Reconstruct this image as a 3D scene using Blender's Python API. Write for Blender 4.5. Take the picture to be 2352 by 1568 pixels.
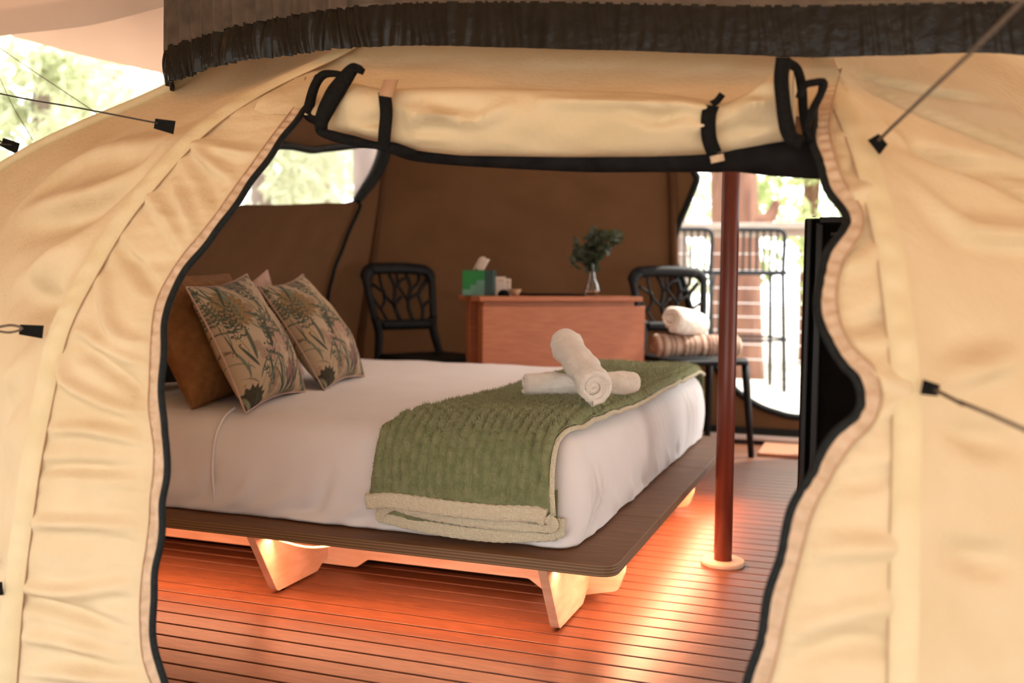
import bpy, bmesh, math, random
import numpy as np
from mathutils import Vector, Matrix

for o in list(bpy.data.objects):
    bpy.data.objects.remove(o)
SC = bpy.context.scene
COL = SC.collection
rng = np.random.default_rng(7)
random.seed(7)

# ------------------------------------------------------------------ camera
cam_data = bpy.data.cameras.new('camera')
cam_data.lens = 35.0
cam_data.sensor_width = 36.0
cam_data.clip_start = 0.05
cam_data.dof.use_dof = True
cam_data.dof.focus_distance = 2.15
cam_data.dof.aperture_fstop = 2.6
cam = bpy.data.objects.new('camera', cam_data)
COL.objects.link(cam)
PITCH, ROLL, YAW = 0.0606266, 0.0105531, 0.3464211
Fw = Vector((-math.sin(YAW) * math.cos(PITCH), math.cos(YAW) * math.cos(PITCH), -math.sin(PITCH)))
R0 = Vector((math.cos(YAW), math.sin(YAW), 0))
U0 = R0.cross(Fw)
Rt = R0 * math.cos(ROLL) + U0 * math.sin(ROLL)
Up = U0 * math.cos(ROLL) - R0 * math.sin(ROLL)
M = Matrix(((Rt.x, Up.x, -Fw.x, 0), (Rt.y, Up.y, -Fw.y, 0), (Rt.z, Up.z, -Fw.z, 0.80), (0, 0, 0, 1)))
cam.matrix_world = M
SC.camera = cam

# ------------------------------------------------------------------ world, sun, exposure
SC.view_settings.view_transform = 'Standard'
SC.view_settings.look = 'None'
SC.view_settings.gamma = 1.0
SC.view_settings.use_curve_mapping = False
SC.view_settings.exposure = 0.4
world = bpy.data.worlds.new('world')
SC.world = world
world.use_nodes = True
wn = world.node_tree.nodes
bg = wn['Background']
bg.inputs[0].default_value = (1.0, 0.995, 0.985, 1)
bg.inputs[1].default_value = 3.8
sun_data = bpy.data.lights.new('sun', 'SUN')
sun_data.energy = 6.0
sun_data.color = (1.0, 0.93, 0.82)
sun_data.angle = math.radians(2.0)
sun = bpy.data.objects.new('sun', sun_data)
sun.rotation_euler = Vector((-0.45, -0.35, -0.82)).to_track_quat('-Z', 'Y').to_euler()
COL.objects.link(sun)
SC.cycles.max_bounces = 8
SC.cycles.diffuse_bounces = 4
SC.cycles.glossy_bounces = 3
SC.cycles.transmission_bounces = 5
SC.cycles.transparent_max_bounces = 8
SC.cycles.sample_clamp_indirect = 6.0
SC.cycles.use_denoising = True

# ------------------------------------------------------------------ materials
def new_mat(name):
    m = bpy.data.materials.new(name)
    m.use_nodes = True
    nt = m.node_tree
    return m, nt, nt.nodes['Principled BSDF'], nt.nodes['Material Output']

def mat(name, col, rough=0.7, col2=None, scale=20.0, stretch=(1, 1, 1), mix_lo=0.35, mix_hi=0.65, detail=4.0,
        bump=0.0, bscale=None, trans=0.0, tcol=None, metal=0.0, emit=None, estr=0.0, spec=0.5, alpha=1.0, rand=0.0,
        sheen=0.0, coords='Object', transm=0.0):
    m, nt, bs, out = new_mat(name)
    N, L = nt.nodes, nt.links
    bs.inputs['Base Color'].default_value = (*col, 1)
    bs.inputs['Roughness'].default_value = rough
    bs.inputs['Metallic'].default_value = metal
    bs.inputs['Specular IOR Level'].default_value = spec
    bs.inputs['Transmission Weight'].default_value = transm
    if sheen:
        bs.inputs['Sheen Weight'].default_value = sheen
    if emit:
        bs.inputs['Emission Color'].default_value = (*emit, 1)
        bs.inputs['Emission Strength'].default_value = estr
    colsock = None
    if col2 is not None or bump:
        tc = N.new('ShaderNodeTexCoord')
        mp = N.new('ShaderNodeMapping')
        mp.inputs['Scale'].default_value = stretch
        L.new(tc.outputs[coords], mp.inputs['Vector'])
    if col2 is not None:
        nz = N.new('ShaderNodeTexNoise')
        nz.inputs['Scale'].default_value = scale
        nz.inputs['Detail'].default_value = detail
        L.new(mp.outputs[0], nz.inputs['Vector'])
        cr = N.new('ShaderNodeValToRGB')
        cr.color_ramp.elements[0].position = mix_lo
        cr.color_ramp.elements[0].color = (*col, 1)
        cr.color_ramp.elements[1].position = mix_hi
        cr.color_ramp.elements[1].color = (*col2, 1)
        L.new(nz.outputs['Fac'], cr.inputs['Fac'])
        colsock = cr.outputs['Color']
        if rand:
            oi = N.new('ShaderNodeObjectInfo')
            mr = N.new('ShaderNodeMapRange')
            mr.inputs['To Min'].default_value = 1 - rand
            mr.inputs['To Max'].default_value = 1 + rand * 0.6
            L.new(oi.outputs['Random'], mr.inputs['Value'])
            hs = N.new('ShaderNodeHueSaturation')
            L.new(mr.outputs[0], hs.inputs['Value'])
            L.new(colsock, hs.inputs['Color'])
            colsock = hs.outputs['Color']
            add = N.new('ShaderNodeVectorMath'); add.operation = 'ADD'
            cmb = N.new('ShaderNodeMath'); cmb.operation = 'MULTIPLY'; cmb.inputs[1].default_value = 37.0
            L.new(oi.outputs['Random'], cmb.inputs[0])
            L.new(mp.outputs[0], add.inputs[0]); L.new(cmb.outputs[0], add.inputs[1])
            L.new(add.outputs[0], nz.inputs['Vector'])
        L.new(colsock, bs.inputs['Base Color'])
    nrm = None
    if bump:
        nb = N.new('ShaderNodeTexNoise')
        nb.inputs['Scale'].default_value = bscale or scale
        nb.inputs['Detail'].default_value = 3
        L.new(mp.outputs[0], nb.inputs['Vector'])
        bp = N.new('ShaderNodeBump')
        bp.inputs['Strength'].default_value = bump
        bp.inputs['Distance'].default_value = 0.01
        L.new(nb.outputs['Fac'], bp.inputs['Height'])
        nrm = bp.outputs[0]
        L.new(nrm, bs.inputs['Normal'])
    surf = bs.outputs[0]
    if trans:
        tr = N.new('ShaderNodeBsdfTranslucent')
        tr.inputs['Color'].default_value = (*(tcol or col), 1)
        mx = N.new('ShaderNodeMixShader')
        mx.inputs[0].default_value = trans
        L.new(surf, mx.inputs[1]); L.new(tr.outputs[0], mx.inputs[2])
        surf = mx.outputs[0]
    if alpha < 1:
        tp = N.new('ShaderNodeBsdfTransparent')
        mx = N.new('ShaderNodeMixShader')
        mx.inputs[0].default_value = alpha
        L.new(tp.outputs[0], mx.inputs[1]); L.new(surf, mx.inputs[2])
        surf = mx.outputs[0]
    L.new(surf, out.inputs['Surface'])
    return m

MAT = {}
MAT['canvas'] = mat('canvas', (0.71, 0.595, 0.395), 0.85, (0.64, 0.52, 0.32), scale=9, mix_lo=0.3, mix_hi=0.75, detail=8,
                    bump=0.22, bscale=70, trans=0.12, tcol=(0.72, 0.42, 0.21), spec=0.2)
MAT['canvas_dim'] = mat('canvas_dim', (0.100, 0.050, 0.0255), 0.9, (0.080, 0.039, 0.019), scale=5, mix_lo=0.3, mix_hi=0.75, detail=6,
                       bump=0.10, bscale=90, trans=0.015, tcol=(0.62, 0.28, 0.11), spec=0.1)  # same cloth as the outside, darkened in colour for the dim interior
MAT['roof'] = mat('roof', (0.62, 0.54, 0.47), 0.9, (0.56, 0.48, 0.41), scale=6, trans=0.50, tcol=(0.88, 0.86, 0.87), spec=0.1)
MAT['screenwall'] = mat('screenwall', (0.20, 0.15, 0.11), 0.85, (0.14, 0.10, 0.07), scale=6, stretch=(6, 1, 0.5))
MAT['sleeve'] = mat('sleeve', (0.72, 0.62, 0.40), 0.85, (0.67, 0.565, 0.345), scale=14, bump=0.10, bscale=120, trans=0.08, tcol=(0.62, 0.3, 0.12), spec=0.2)
MAT['tape'] = mat('tape', (0.60, 0.45, 0.32), 0.9, (0.50, 0.36, 0.24), scale=60, bump=0.3, bscale=300, spec=0.1)
MAT['stitch'] = mat('stitch', (0.45, 0.28, 0.16), 0.9)
MAT['webbing'] = mat('webbing', (0.006, 0.006, 0.0065), 0.8, (0.011, 0.0105, 0.01), scale=200, bump=0.2, bscale=500, spec=0.08)
MAT['strapbrown'] = mat('strapbrown', (0.40, 0.24, 0.14), 0.9)
MAT['zip'] = mat('zip', (0.006, 0.0085, 0.009), 0.6, (0.012, 0.015, 0.016), scale=120, bump=0.2, bscale=400, spec=0.15)
MAT['screen'] = mat('screen', (0.007, 0.0065, 0.007), 0.85, (0.013, 0.012, 0.012), scale=30, bump=0.2, bscale=60, spec=0.08)
MAT['sheer'] = mat('sheer', (0.10, 0.072, 0.052), 0.6, (0.055, 0.042, 0.03), scale=25, bump=0.1, bscale=60, alpha=0.86, spec=0.4)
MAT['hem'] = mat('hem', (0.008, 0.0075, 0.006), 0.3, (0.014, 0.012, 0.009), scale=18, bump=0.15, bscale=50, spec=0.18)
MAT['fly'] = mat('fly', (0.82, 0.66, 0.54), 0.85, (0.78, 0.61, 0.49), scale=4, bump=0.05, bscale=60, trans=0.20, tcol=(0.86, 0.64, 0.49), spec=0.1)
MAT['fly_shade'] = mat('fly_shade', (0.80, 0.49, 0.26), 0.85, (0.74, 0.44, 0.22), scale=4, trans=0.02, spec=0.1)  # for the unseen front sheet: opaque and orange to shade and warm the canvas
MAT['plank'] = mat('plank', (0.175, 0.062, 0.025), 0.42, (0.105, 0.036, 0.015), scale=14, stretch=(1.2, 9, 9), mix_lo=0.3, mix_hi=0.72, detail=7,
                   bump=0.03, bscale=40, rand=0.16, spec=0.5)
MAT['deck'] = mat('deck', (0.62, 0.56, 0.50), 0.7, (0.50, 0.44, 0.39), scale=12, stretch=(1, 8, 8), rand=0.08)
MAT['dark'] = mat('dark', (0.02, 0.012, 0.009), 0.9)
MAT['ground'] = mat('ground', (0.50, 0.45, 0.38), 0.95, (0.38, 0.33, 0.27), scale=2.0, detail=8)
MAT['ply_top'] = mat('ply_top', (0.20, 0.088, 0.034), 0.55, (0.155, 0.066, 0.025), scale=10, stretch=(1, 7, 1), bump=0.05, bscale=40, rand=0.05, spec=0.25)
MAT['ply_leg'] = mat('ply_leg', (0.70, 0.47, 0.33), 0.5, (0.60, 0.37, 0.24), scale=8, stretch=(1, 2, 7), bump=0.04, bscale=50)
MAT['sheet'] = mat('sheet', (0.82, 0.775, 0.765), 0.8, (0.79, 0.74, 0.73), scale=5, bump=0.06, bscale=300, spec=0.2, sheen=0.1)
MAT['throw'] = mat('throw', (0.20, 0.225, 0.105), 0.95, (0.27, 0.285, 0.15), scale=45, spec=0.05, sheen=0.12, bump=0.4, bscale=350)
MAT['pile'] = mat('pile', (0.315, 0.325, 0.18), 0.95, (0.39, 0.385, 0.235), scale=30, spec=0.05, sheen=0.3)
MAT['cream'] = mat('cream', (0.85, 0.78, 0.58), 0.95, (0.75, 0.67, 0.48), scale=230, bump=0.8, bscale=330, spec=0.05, sheen=0.2)
MAT['towel'] = mat('towel', (0.88, 0.81, 0.73), 0.95, (0.82, 0.75, 0.67), scale=60, bump=0.35, bscale=420, spec=0.05, sheen=0.3)
MAT['rust'] = mat('rust', (0.26, 0.12, 0.045), 0.85, (0.20, 0.09, 0.033), scale=40, bump=0.15, bscale=200, spec=0.1)
MAT['blush'] = mat('blush', (0.50, 0.33, 0.26), 0.9, (0.44, 0.28, 0.22), scale=40, bump=0.1, bscale=200)
MAT['teal'] = mat('teal', (0.055, 0.07, 0.07), 0.9, (0.04, 0.055, 0.055), scale=30)
MAT['plastic'] = mat('plastic', (0.005, 0.005, 0.006), 0.5, (0.008, 0.008, 0.008), scale=20, spec=0.15)
MAT['table'] = mat('table', (0.42, 0.130, 0.048), 0.55, (0.36, 0.102, 0.035), scale=9, stretch=(1.2, 1.2, 9), bump=0.03, bscale=40)
MAT['green'] = mat('green', (0.005, 0.20, 0.03), 0.5, (0.004, 0.16, 0.035), scale=12)
MAT['greenlight'] = mat('greenlight', (0.12, 0.27, 0.19), 0.5, (0.08, 0.2, 0.15), scale=14)
MAT['darkgreen'] = mat('darkgreen', (0.01, 0.045, 0.04), 0.5)
MAT['paper'] = mat('paper', (0.66, 0.55, 0.47), 0.9, (0.6, 0.5, 0.43), scale=20)
MAT['tan'] = mat('tan', (0.48, 0.28, 0.16), 0.8, (0.4, 0.22, 0.12), scale=30)
MAT['leafdark'] = mat('leafdark', (0.035, 0.045, 0.028), 0.7, (0.06, 0.07, 0.045), scale=25, trans=0.2, tcol=(0.1, 0.13, 0.05))
MAT['stem'] = mat('stem', (0.10, 0.07, 0.04), 0.8)
MAT['black'] = mat('black', (0.003, 0.003, 0.003), 0.8, (0.005, 0.0045, 0.0045), scale=15, spec=0.05)
MAT['blackedge'] = mat('blackedge', (0.008, 0.008, 0.008), 0.4, spec=0.25)
MAT['steel'] = mat('steel', (0.6, 0.58, 0.55), 0.3, metal=1.0)
MAT['pole'] = mat('pole', (0.17, 0.032, 0.016), 0.4, (0.13, 0.024, 0.012), scale=10, stretch=(6, 6, 0.5), spec=0.5)
MAT['disc'] = mat('disc', (0.66, 0.50, 0.37), 0.6, (0.56, 0.40, 0.28), scale=9, stretch=(1, 8, 1))
MAT['mat'] = mat('mat', (0.40, 0.18, 0.095), 0.95, (0.32, 0.135, 0.07), scale=120, bump=0.6, bscale=250)
MAT['sill'] = mat('sill', (0.58, 0.50, 0.46), 0.5)
MAT['rail'] = mat('rail', (0.42, 0.36, 0.31), 0.7, (0.34, 0.28, 0.23), scale=8, stretch=(1, 7, 7))
MAT['stoolmetal'] = mat('stoolmetal', (0.022, 0.026, 0.03), 0.6, (0.03, 0.035, 0.038), scale=10, spec=0.15)
MAT['wire'] = mat('wire', (0.75, 0.73, 0.70), 0.35, metal=0.3)
MAT['bark'] = mat('bark', (0.22, 0.11, 0.07), 0.95, (0.13, 0.06, 0.04), scale=5, stretch=(3, 3, 0.6), bump=0.6, bscale=9)
MAT['barkgrey'] = mat('barkgrey', (0.27, 0.21, 0.19), 0.95, (0.2, 0.15, 0.13), scale=5, stretch=(3, 3, 0.6), bump=0.4, bscale=9)
MAT['leaf'] = mat('leaf', (0.27, 0.34, 0.15), 0.6, (0.42, 0.46, 0.26), scale=1.5, trans=0.45, tcol=(0.60, 0.68, 0.32))
MAT['leafpale'] = mat('leafpale', (0.36, 0.40, 0.26), 0.6, (0.52, 0.53, 0.40), scale=1.2, trans=0.45, tcol=(0.70, 0.74, 0.50))
MAT['rope'] = mat('rope', (0.17, 0.13, 0.10), 0.8, (0.11, 0.085, 0.07), scale=200)
MAT['ropeblack'] = mat('ropeblack', (0.03, 0.026, 0.024), 0.8)
MAT['cover'] = mat('cover', (0.8, 0.8, 0.8), 0.4, alpha=0.35, spec=0.3)
MAT['led'] = mat('led', (0.9, 0.4, 0.2), 0.5, emit=(1.0, 0.36, 0.14), estr=1.3)

m, nt, bs, out = new_mat('vase_glass')
bs.inputs['Base Color'].default_value = (0.92, 0.95, 0.93, 1)
bs.inputs['Roughness'].default_value = 0.03
bs.inputs['Transmission Weight'].default_value = 1.0
bs.inputs['IOR'].default_value = 1.45
MAT['glass'] = m

# ply edge: thin horizontal layers
m, nt, bs, out = new_mat('ply_edge')
tc = nt.nodes.new('ShaderNodeTexCoord'); sp = nt.nodes.new('ShaderNodeSeparateXYZ')
mul = nt.nodes.new('ShaderNodeMath'); mul.operation = 'MULTIPLY'; mul.inputs[1].default_value = 2 * math.pi / 0.0068
sn = nt.nodes.new('ShaderNodeMath'); sn.operation = 'SINE'
cr = nt.nodes.new('ShaderNodeValToRGB')
cr.color_ramp.elements[0].color = (0.115, 0.06, 0.026, 1); cr.color_ramp.elements[1].color = (0.215, 0.125, 0.055, 1)
cr.color_ramp.elements[0].position = 0.2; cr.color_ramp.elements[1].position = 0.8
ad = nt.nodes.new('ShaderNodeMath'); ad.operation = 'MULTIPLY_ADD'; ad.inputs[1].default_value = 0.5; ad.inputs[2].default_value = 0.5
nt.links.new(tc.outputs['Object'], sp.inputs[0]); nt.links.new(sp.outputs['Z'], mul.inputs[0]); nt.links.new(mul.outputs[0], sn.inputs[0])
nt.links.new(sn.outputs[0], ad.inputs[0]); nt.links.new(ad.outputs[0], cr.inputs[0]); nt.links.new(cr.outputs[0], bs.inputs['Base Color'])
bs.inputs['Roughness'].default_value = 0.6
MAT['ply_edge'] = m
# printed colour from a colour attribute
def attr_mat(name, rough=0.9):
    m, nt, bs, out = new_mat(name)
    a = nt.nodes.new('ShaderNodeAttribute'); a.attribute_name = 'print'
    nt.links.new(a.outputs['Color'], bs.inputs['Base Color'])
    nz = nt.nodes.new('ShaderNodeTexNoise'); nz.inputs['Scale'].default_value = 320
    bp = nt.nodes.new('ShaderNodeBump'); bp.inputs['Strength'].default_value = 0.15; bp.inputs['Distance'].default_value = 0.003
    nt.links.new(nz.outputs['Fac'], bp.inputs['Height']); nt.links.new(bp.outputs[0], bs.inputs['Normal'])
    bs.inputs['Roughness'].default_value = rough
    bs.inputs['Specular IOR Level'].default_value = 0.1
    return m
MAT['print'] = attr_mat('printed_fabric')

# ------------------------------------------------------------------ object helpers
def wloc(p):
    v = Vector((0, 0, 0))
    while p is not None:
        v = v + p.location
        p = p.parent
    return v

def tag(o, label=None, cat=None, group=None, kind=None):
    if label: o['label'] = label
    if cat: o['category'] = cat
    if group: o['group'] = group
    if kind: o['kind'] = kind
    return o

def thing(name, label, cat, loc=(0, 0, 0), group=None):
    o = bpy.data.objects.new(name, None)
    o.empty_display_size = 0.1
    COL.objects.link(o)
    o.location = loc
    return tag(o, label, cat, group)

class MB:
    """collects vertices and faces in world coordinates"""
    def __init__(s):
        s.v = []; s.f = []; s.mi = []; s.n = 0
    def add(s, v, f, mi=0):
        v = np.asarray(v, float).reshape(-1, 3)
        s.v.append(v)
        for q in f:
            s.f.append(tuple(int(i) + s.n for i in q)); s.mi.append(mi)
        s.n += len(v)
        return s
    def grid(s, P, mi=0, closed=False, flip=False):
        P = np.asarray(P, float); a, b = P.shape[:2]
        f = []
        for i in range(a - 1):
            for j in range(b if closed else b - 1):
                k = (j + 1) % b
                q = (i * b + j, (i + 1) * b + j, (i + 1) * b + k, i * b + k)
                f.append(q[::-1] if flip else q)
        return s.add(P.reshape(-1, 3), f, mi)
    def box(s, c, d, rz=0.0, mi=0):
        c = np.array(c, float); d = np.array(d, float) / 2
        v = np.array([[x, y, z] for x in (-1, 1) for y in (-1, 1) for z in (-1, 1)]) * d
        if rz:
            R = np.array([[math.cos(rz), -math.sin(rz), 0], [math.sin(rz), math.cos(rz), 0], [0, 0, 1]])
            v = v @ R.T
        return s.add(v + c, [(0, 1, 3, 2), (4, 6, 7, 5), (0, 4, 5, 1), (2, 3, 7, 6), (0, 2, 6, 4), (1, 5, 7, 3)], mi)
    def tube(s, pts, r, n=10, closed=False, mi=0, caps=True, flat=None):
        P = np.asarray(pts, float); m = len(P)
        rr = np.full(m, r, float) if np.isscalar(r) else np.asarray(r, float)
        if closed:
            T = np.roll(P, -1, 0) - np.roll(P, 1, 0)
        else:
            T = np.gradient(P, axis=0)
        T /= np.linalg.norm(T, axis=1)[:, None] + 1e-12
        up = np.array([0, 0, 1.0]) if abs(T[0][2]) < 0.9 else np.array([0, 1.0, 0])
        a = np.cross(T[0], up); a /= np.linalg.norm(a)
        rings = []
        ang = np.linspace(0, 2 * np.pi, n, endpoint=False)
        for i in range(m):
            a = a - T[i] * a.dot(T[i]); a /= np.linalg.norm(a) + 1e-12
            b = np.cross(T[i], a)
            f1, f2 = flat if flat else (1, 1)
            rings.append(P[i] + rr[i] * (np.cos(ang)[:, None] * a * f1 + np.sin(ang)[:, None] * b * f2))
        rings = np.array(rings)
        if closed: rings = np.concatenate([rings, rings[:1]])
        k = s.n
        s.grid(rings, mi, closed=True)
        if caps and not closed:
            s.f.append(tuple(k + j for j in range(n))); s.mi.append(mi)
            s.f.append(tuple(k + (m - 1) * n + j for j in range(n))[::-1]); s.mi.append(mi)
        return s
    def lathe(s, prof, c, n=32, mi=0):
        ang = np.linspace(0, 2 * np.pi, n, endpoint=False)
        P = np.array([[[c[0] + r * math.cos(t), c[1] + r * math.sin(t), c[2] + z] for t in ang] for r, z in prof])
        return s.grid(P, mi, closed=True, flip=True)
    def prism(s, poly, fn, t0, t1, mi=0, mi_side=None):
        """poly: 2D points; fn(u, v, t) -> 3D; extruded from t0 to t1"""
        n = len(poly)
        v = [fn(u, w, t0) for u, w in poly] + [fn(u, w, t1) for u, w in poly]
        s.add(v, [tuple(range(n)), tuple(range(2 * n - 1, n - 1, -1))], mi)
        k = s.n - 2 * n
        for i in range(n):
            j = (i + 1) % n
            s.f.append((k + i, k + n + i, k + n + j, k + j)); s.mi.append(mi if mi_side is None else mi_side)
        return s
    def build(s, name, mats, parent=None, smooth=True, label=None, cat=None, group=None, kind=None, bevel=0.0, subsurf=0, solid=0.0, angle=None):
        V = np.concatenate(s.v)
        if parent is not None:
            base = np.array(wloc(parent)); loc = (0, 0, 0)
        else:
            lo, hi = V.min(0), V.max(0)
            base = np.array([(lo[0] + hi[0]) / 2, (lo[1] + hi[1]) / 2, lo[2]]); loc = tuple(base)
        me = bpy.data.meshes.new(name)
        me.from_pydata((V - base).tolist(), [], s.f)
        for mm in (mats if isinstance(mats, (list, tuple)) else [mats]):
            me.materials.append(MAT[mm] if isinstance(mm, str) else mm)
        if any(s.mi):
            me.polygons.foreach_set('material_index', s.mi)
        bm = bmesh.new(); bm.from_mesh(me); bmesh.ops.recalc_face_normals(bm, faces=bm.faces); bm.to_mesh(me); bm.free()
        me.polygons.foreach_set('use_smooth', [bool(smooth)] * len(me.polygons))
        if smooth and angle is not None:
            me.set_sharp_from_angle(angle=math.radians(angle))
        o = bpy.data.objects.new(name, me)
        COL.objects.link(o)
        o.location = loc
        if parent is not None: o.parent = parent
        tag(o, label, cat, group, kind)
        if bevel:
            b = o.modifiers.new('bevel', 'BEVEL'); b.width = bevel; b.segments = 2; b.limit_method = 'ANGLE'
        if solid:
            b = o.modifiers.new('solid', 'SOLIDIFY'); b.thickness = solid; b.offset = 0
        if subsurf:
            b = o.modifiers.new('sub', 'SUBSURF'); b.levels = subsurf; b.render_levels = subsurf
        return o

def children(o):
    return [c for c in COL.objects if c.parent == o]
def copy_tree(o, parent=None):
    kids = children(o)
    c = o.copy(); COL.objects.link(c)
    if parent is not None: c.parent = parent
    for k in kids: copy_tree(k, c)
    return c

def resample(pts, n, closed=False):
    P = np.asarray(pts, float)
    if closed: P = np.concatenate([P, P[:1]])
    # Catmull-Rom densify then arclength resample
    Q = []
    m = len(P)
    for i in range(m - 1):
        p0 = P[i - 1] if i > 0 else (P[-2] if closed else 2 * P[0] - P[1])
        p1, p2 = P[i], P[i + 1]
        p3 = P[i + 2] if i + 2 < m else (P[1] if closed else 2 * P[-1] - P[-2])
        for t in np.linspace(0, 1, 12, endpoint=False):
            Q.append(0.5 * ((2 * p1) + (-p0 + p2) * t + (2 * p0 - 5 * p1 + 4 * p2 - p3) * t * t + (-p0 + 3 * p1 - 3 * p2 + p3) * t ** 3))
    Q.append(P[-1]); Q = np.array(Q)
    d = np.concatenate([[0], np.cumsum(np.linalg.norm(np.diff(Q, axis=0), axis=1))])
    u = np.linspace(0, d[-1], n + (1 if closed else 0))
    R = np.stack([np.interp(u, d, Q[:, k]) for k in range(Q.shape[1])], 1)
    return R[:-1] if closed else R

def hat(P, lines, amp, w):
    """fold relief: summed ridges along polylines (signed height per point)"""
    P = np.asarray(P); h = np.zeros(P.shape[:-1])
    for k, ln in enumerate(lines):
        ln = resample(ln, 14)
        a = ln[:-1]; b = ln[1:]
        best = np.full(P.shape[:-1], 9.0); tt = np.zeros(P.shape[:-1])
        for i in range(len(a)):
            ab = b[i] - a[i]
            t = np.clip(((P - a[i]) @ ab) / (ab @ ab), 0, 1)
            d = np.linalg.norm(P - (a[i] + t[..., None] * ab), axis=-1)
            mk = d < best
            best = np.where(mk, d, best); tt = np.where(mk, (i + t) / len(a), tt)
        q = (best / w) ** 2
        sgn = -1 if k % 3 == 2 else 1
        h += sgn * amp * (1 - 0.9 * q) * np.exp(-q) * (np.sin(np.pi * np.clip(tt * 0.86 + 0.10, 0, 1)) ** 0.8)
    return h

def vnoise(P, scale, seed=0):
    """smooth value noise, 3D, vectorised"""
    P = np.asarray(P) * scale + seed * 17.31
    i = np.floor(P).astype(int); f = P - i
    f = f * f * (3 - 2 * f)
    def hsh(a, b, c):
        n = (a * 374761393 + b * 668265263 + c * 2147483647 + seed * 974711) & 0x7fffffff
        n = (n ^ (n >> 13)) * 1274126177 & 0x7fffffff
        return ((n ^ (n >> 16)) & 0xffff) / 65535.0
    r = 0
    for dx in (0, 1):
        for dy in (0, 1):
            for dz in (0, 1):
                w = (f[..., 0] if dx else 1 - f[..., 0]) * (f[..., 1] if dy else 1 - f[..., 1]) * (f[..., 2] if dz else 1 - f[..., 2])
                r = r + w * hsh(i[..., 0] + dx, i[..., 1] + dy, i[..., 2] + dz)
    return r * 2 - 1

# ================================================================== SETTING
gm = MB(); gm.grid([[(x, y, -0.16) for y in np.linspace(-30, 45, 3)] for x in np.linspace(-40, 40, 3)])
gm.build('ground', 'ground', kind='structure', label='pale leaf-littered ground around the tent', smooth=False)

floor = bpy.data.objects.new('floor', None); COL.objects.link(floor); floor['kind'] = 'structure'
floor['label'] = 'reddish-brown timber decking floor under the bed'
PITCH_B = 0.0652
sub = MB(); sub.box((-0.95, 2.8, -0.05), (4.6, 4.9, 0.03)); sub.build('subfloor', 'dark', floor, smooth=False)
bm_ = MB(); bm_.box((0, 0, -0.012), (4.5, PITCH_B - 0.0052, 0.024))
pl0 = bm_.build('plank', 'plank', floor, smooth=False, bevel=0.0018)
y0 = 1.991 - PITCH_B / 2
ks = [k for k in range(-22, 49)]
for i, k in enumerate(ks):
    o = pl0 if i == 0 else pl0.copy()
    if i: COL.objects.link(o); o.parent = floor
    o.location = (-0.95, y0 + (k + 1) * PITCH_B, 0)

deck = bpy.data.objects.new('floor', None); COL.objects.link(deck); deck['kind'] = 'structure'
deck['label'] = 'pale outdoor deck beyond the back doorway'
dk = MB(); dk.box((0, 0, -0.012), (6.0, 0.085, 0.024))
d0 = dk.build('plank', 'deck', deck, smooth=False)
for i in range(24):
    o = d0 if i == 0 else d0.copy()
    if i: COL.objects.link(o); o.parent = deck
    o.location = (-0.6, 5.30 + i * 0.09, 0.10)
dsub = MB(); dsub.box((-0.6, 6.3, 0.04), (6.0, 2.2, 0.05)); dsub.build('joist_base', 'dark', deck, smooth=False)

# ================================================================== TENT
def rib(tab):
    a = np.array(tab, float)
    def f(z):
        z = np.asarray(z, float)
        return np.stack([np.interp(z, a[:, 0], a[:, 1]), np.interp(z, a[:, 0], a[:, 2]), z], -1)
    zs = np.linspace(a[0, 0], a[-1, 0], 200)
    X = f(zs)
    k = np.hanning(27); k /= k.sum()
    for c in (0, 1):
        ext = np.concatenate([2 * X[0, c] - X[13:0:-1, c], X[:, c], 2 * X[-1, c] - X[-2:-15:-1, c]])
        X[:, c] = np.convolve(ext, k, 'valid')
    def g(z):
        z = np.asarray(z, float)
        return np.stack([np.interp(z, zs, X[:, 0]), np.interp(z, zs, X[:, 1]), z], -1)
    return g

RL = rib([(0, -1.36, 1.23), (.28, -1.347, 1.25), (.5, -1.325, 1.27), (.714, -1.314, 1.32), (.9, -1.263, 1.41), (1.07, -1.181, 1.52), (1.173, -1.111, 1.65), (1.261, -1.016, 1.8), (1.42, -.95, 1.95)])
RR = rib([(0, .064, 1.2), (.34, .064, 1.22), (.52, .062, 1.25), (.676, .061, 1.3), (.854, .036, 1.4), (.998, -.003, 1.5), (1.1, -.045, 1.65), (1.179, -.077, 1.8), (1.42, -.1, 1.95)])
LL = rib([(0, -2.88, 1.9), (.6, -2.72, 1.92), (.95, -2.38, 1.98), (1.075, -2.152, 2.01), (1.127, -2.05, 2.02), (1.176, -1.91, 2.03), (1.271, -1.659, 2.094), (1.42, -1.5, 2.2)])
B1 = rib([(0, -2.42, 4.42), (.5, -2.40, 4.42), (.94, -2.34, 4.45), (1.2, -2.28, 4.41), (1.42, -2.23, 4.34), (1.6, -2.1, 4.2)])
B2 = rib([(0, -.96, 5.12), (.47, -.96, 5.10), (.90, -.95, 5.05), (1.35, -.94, 4.9), (1.6, -.95, 4.7)])
B3 = rib([(0, .62, 5.12), (.47, .62, 5.10), (.90, .6, 5.05), (1.35, .5, 4.9), (1.6, .4, 4.7)])
R2 = rib([(0, 1.25, 2.1), (.6, 1.15, 2.15), (1.0, .9, 2.3), (1.27, .5, 2.5), (1.42, .4, 2.55)])
R3 = rib([(0, 1.35, 3.7), (.6, 1.25, 3.7), (1.0, 1.0, 3.65), (1.3, .6, 3.5), (1.6, .45, 3.4)])

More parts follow.
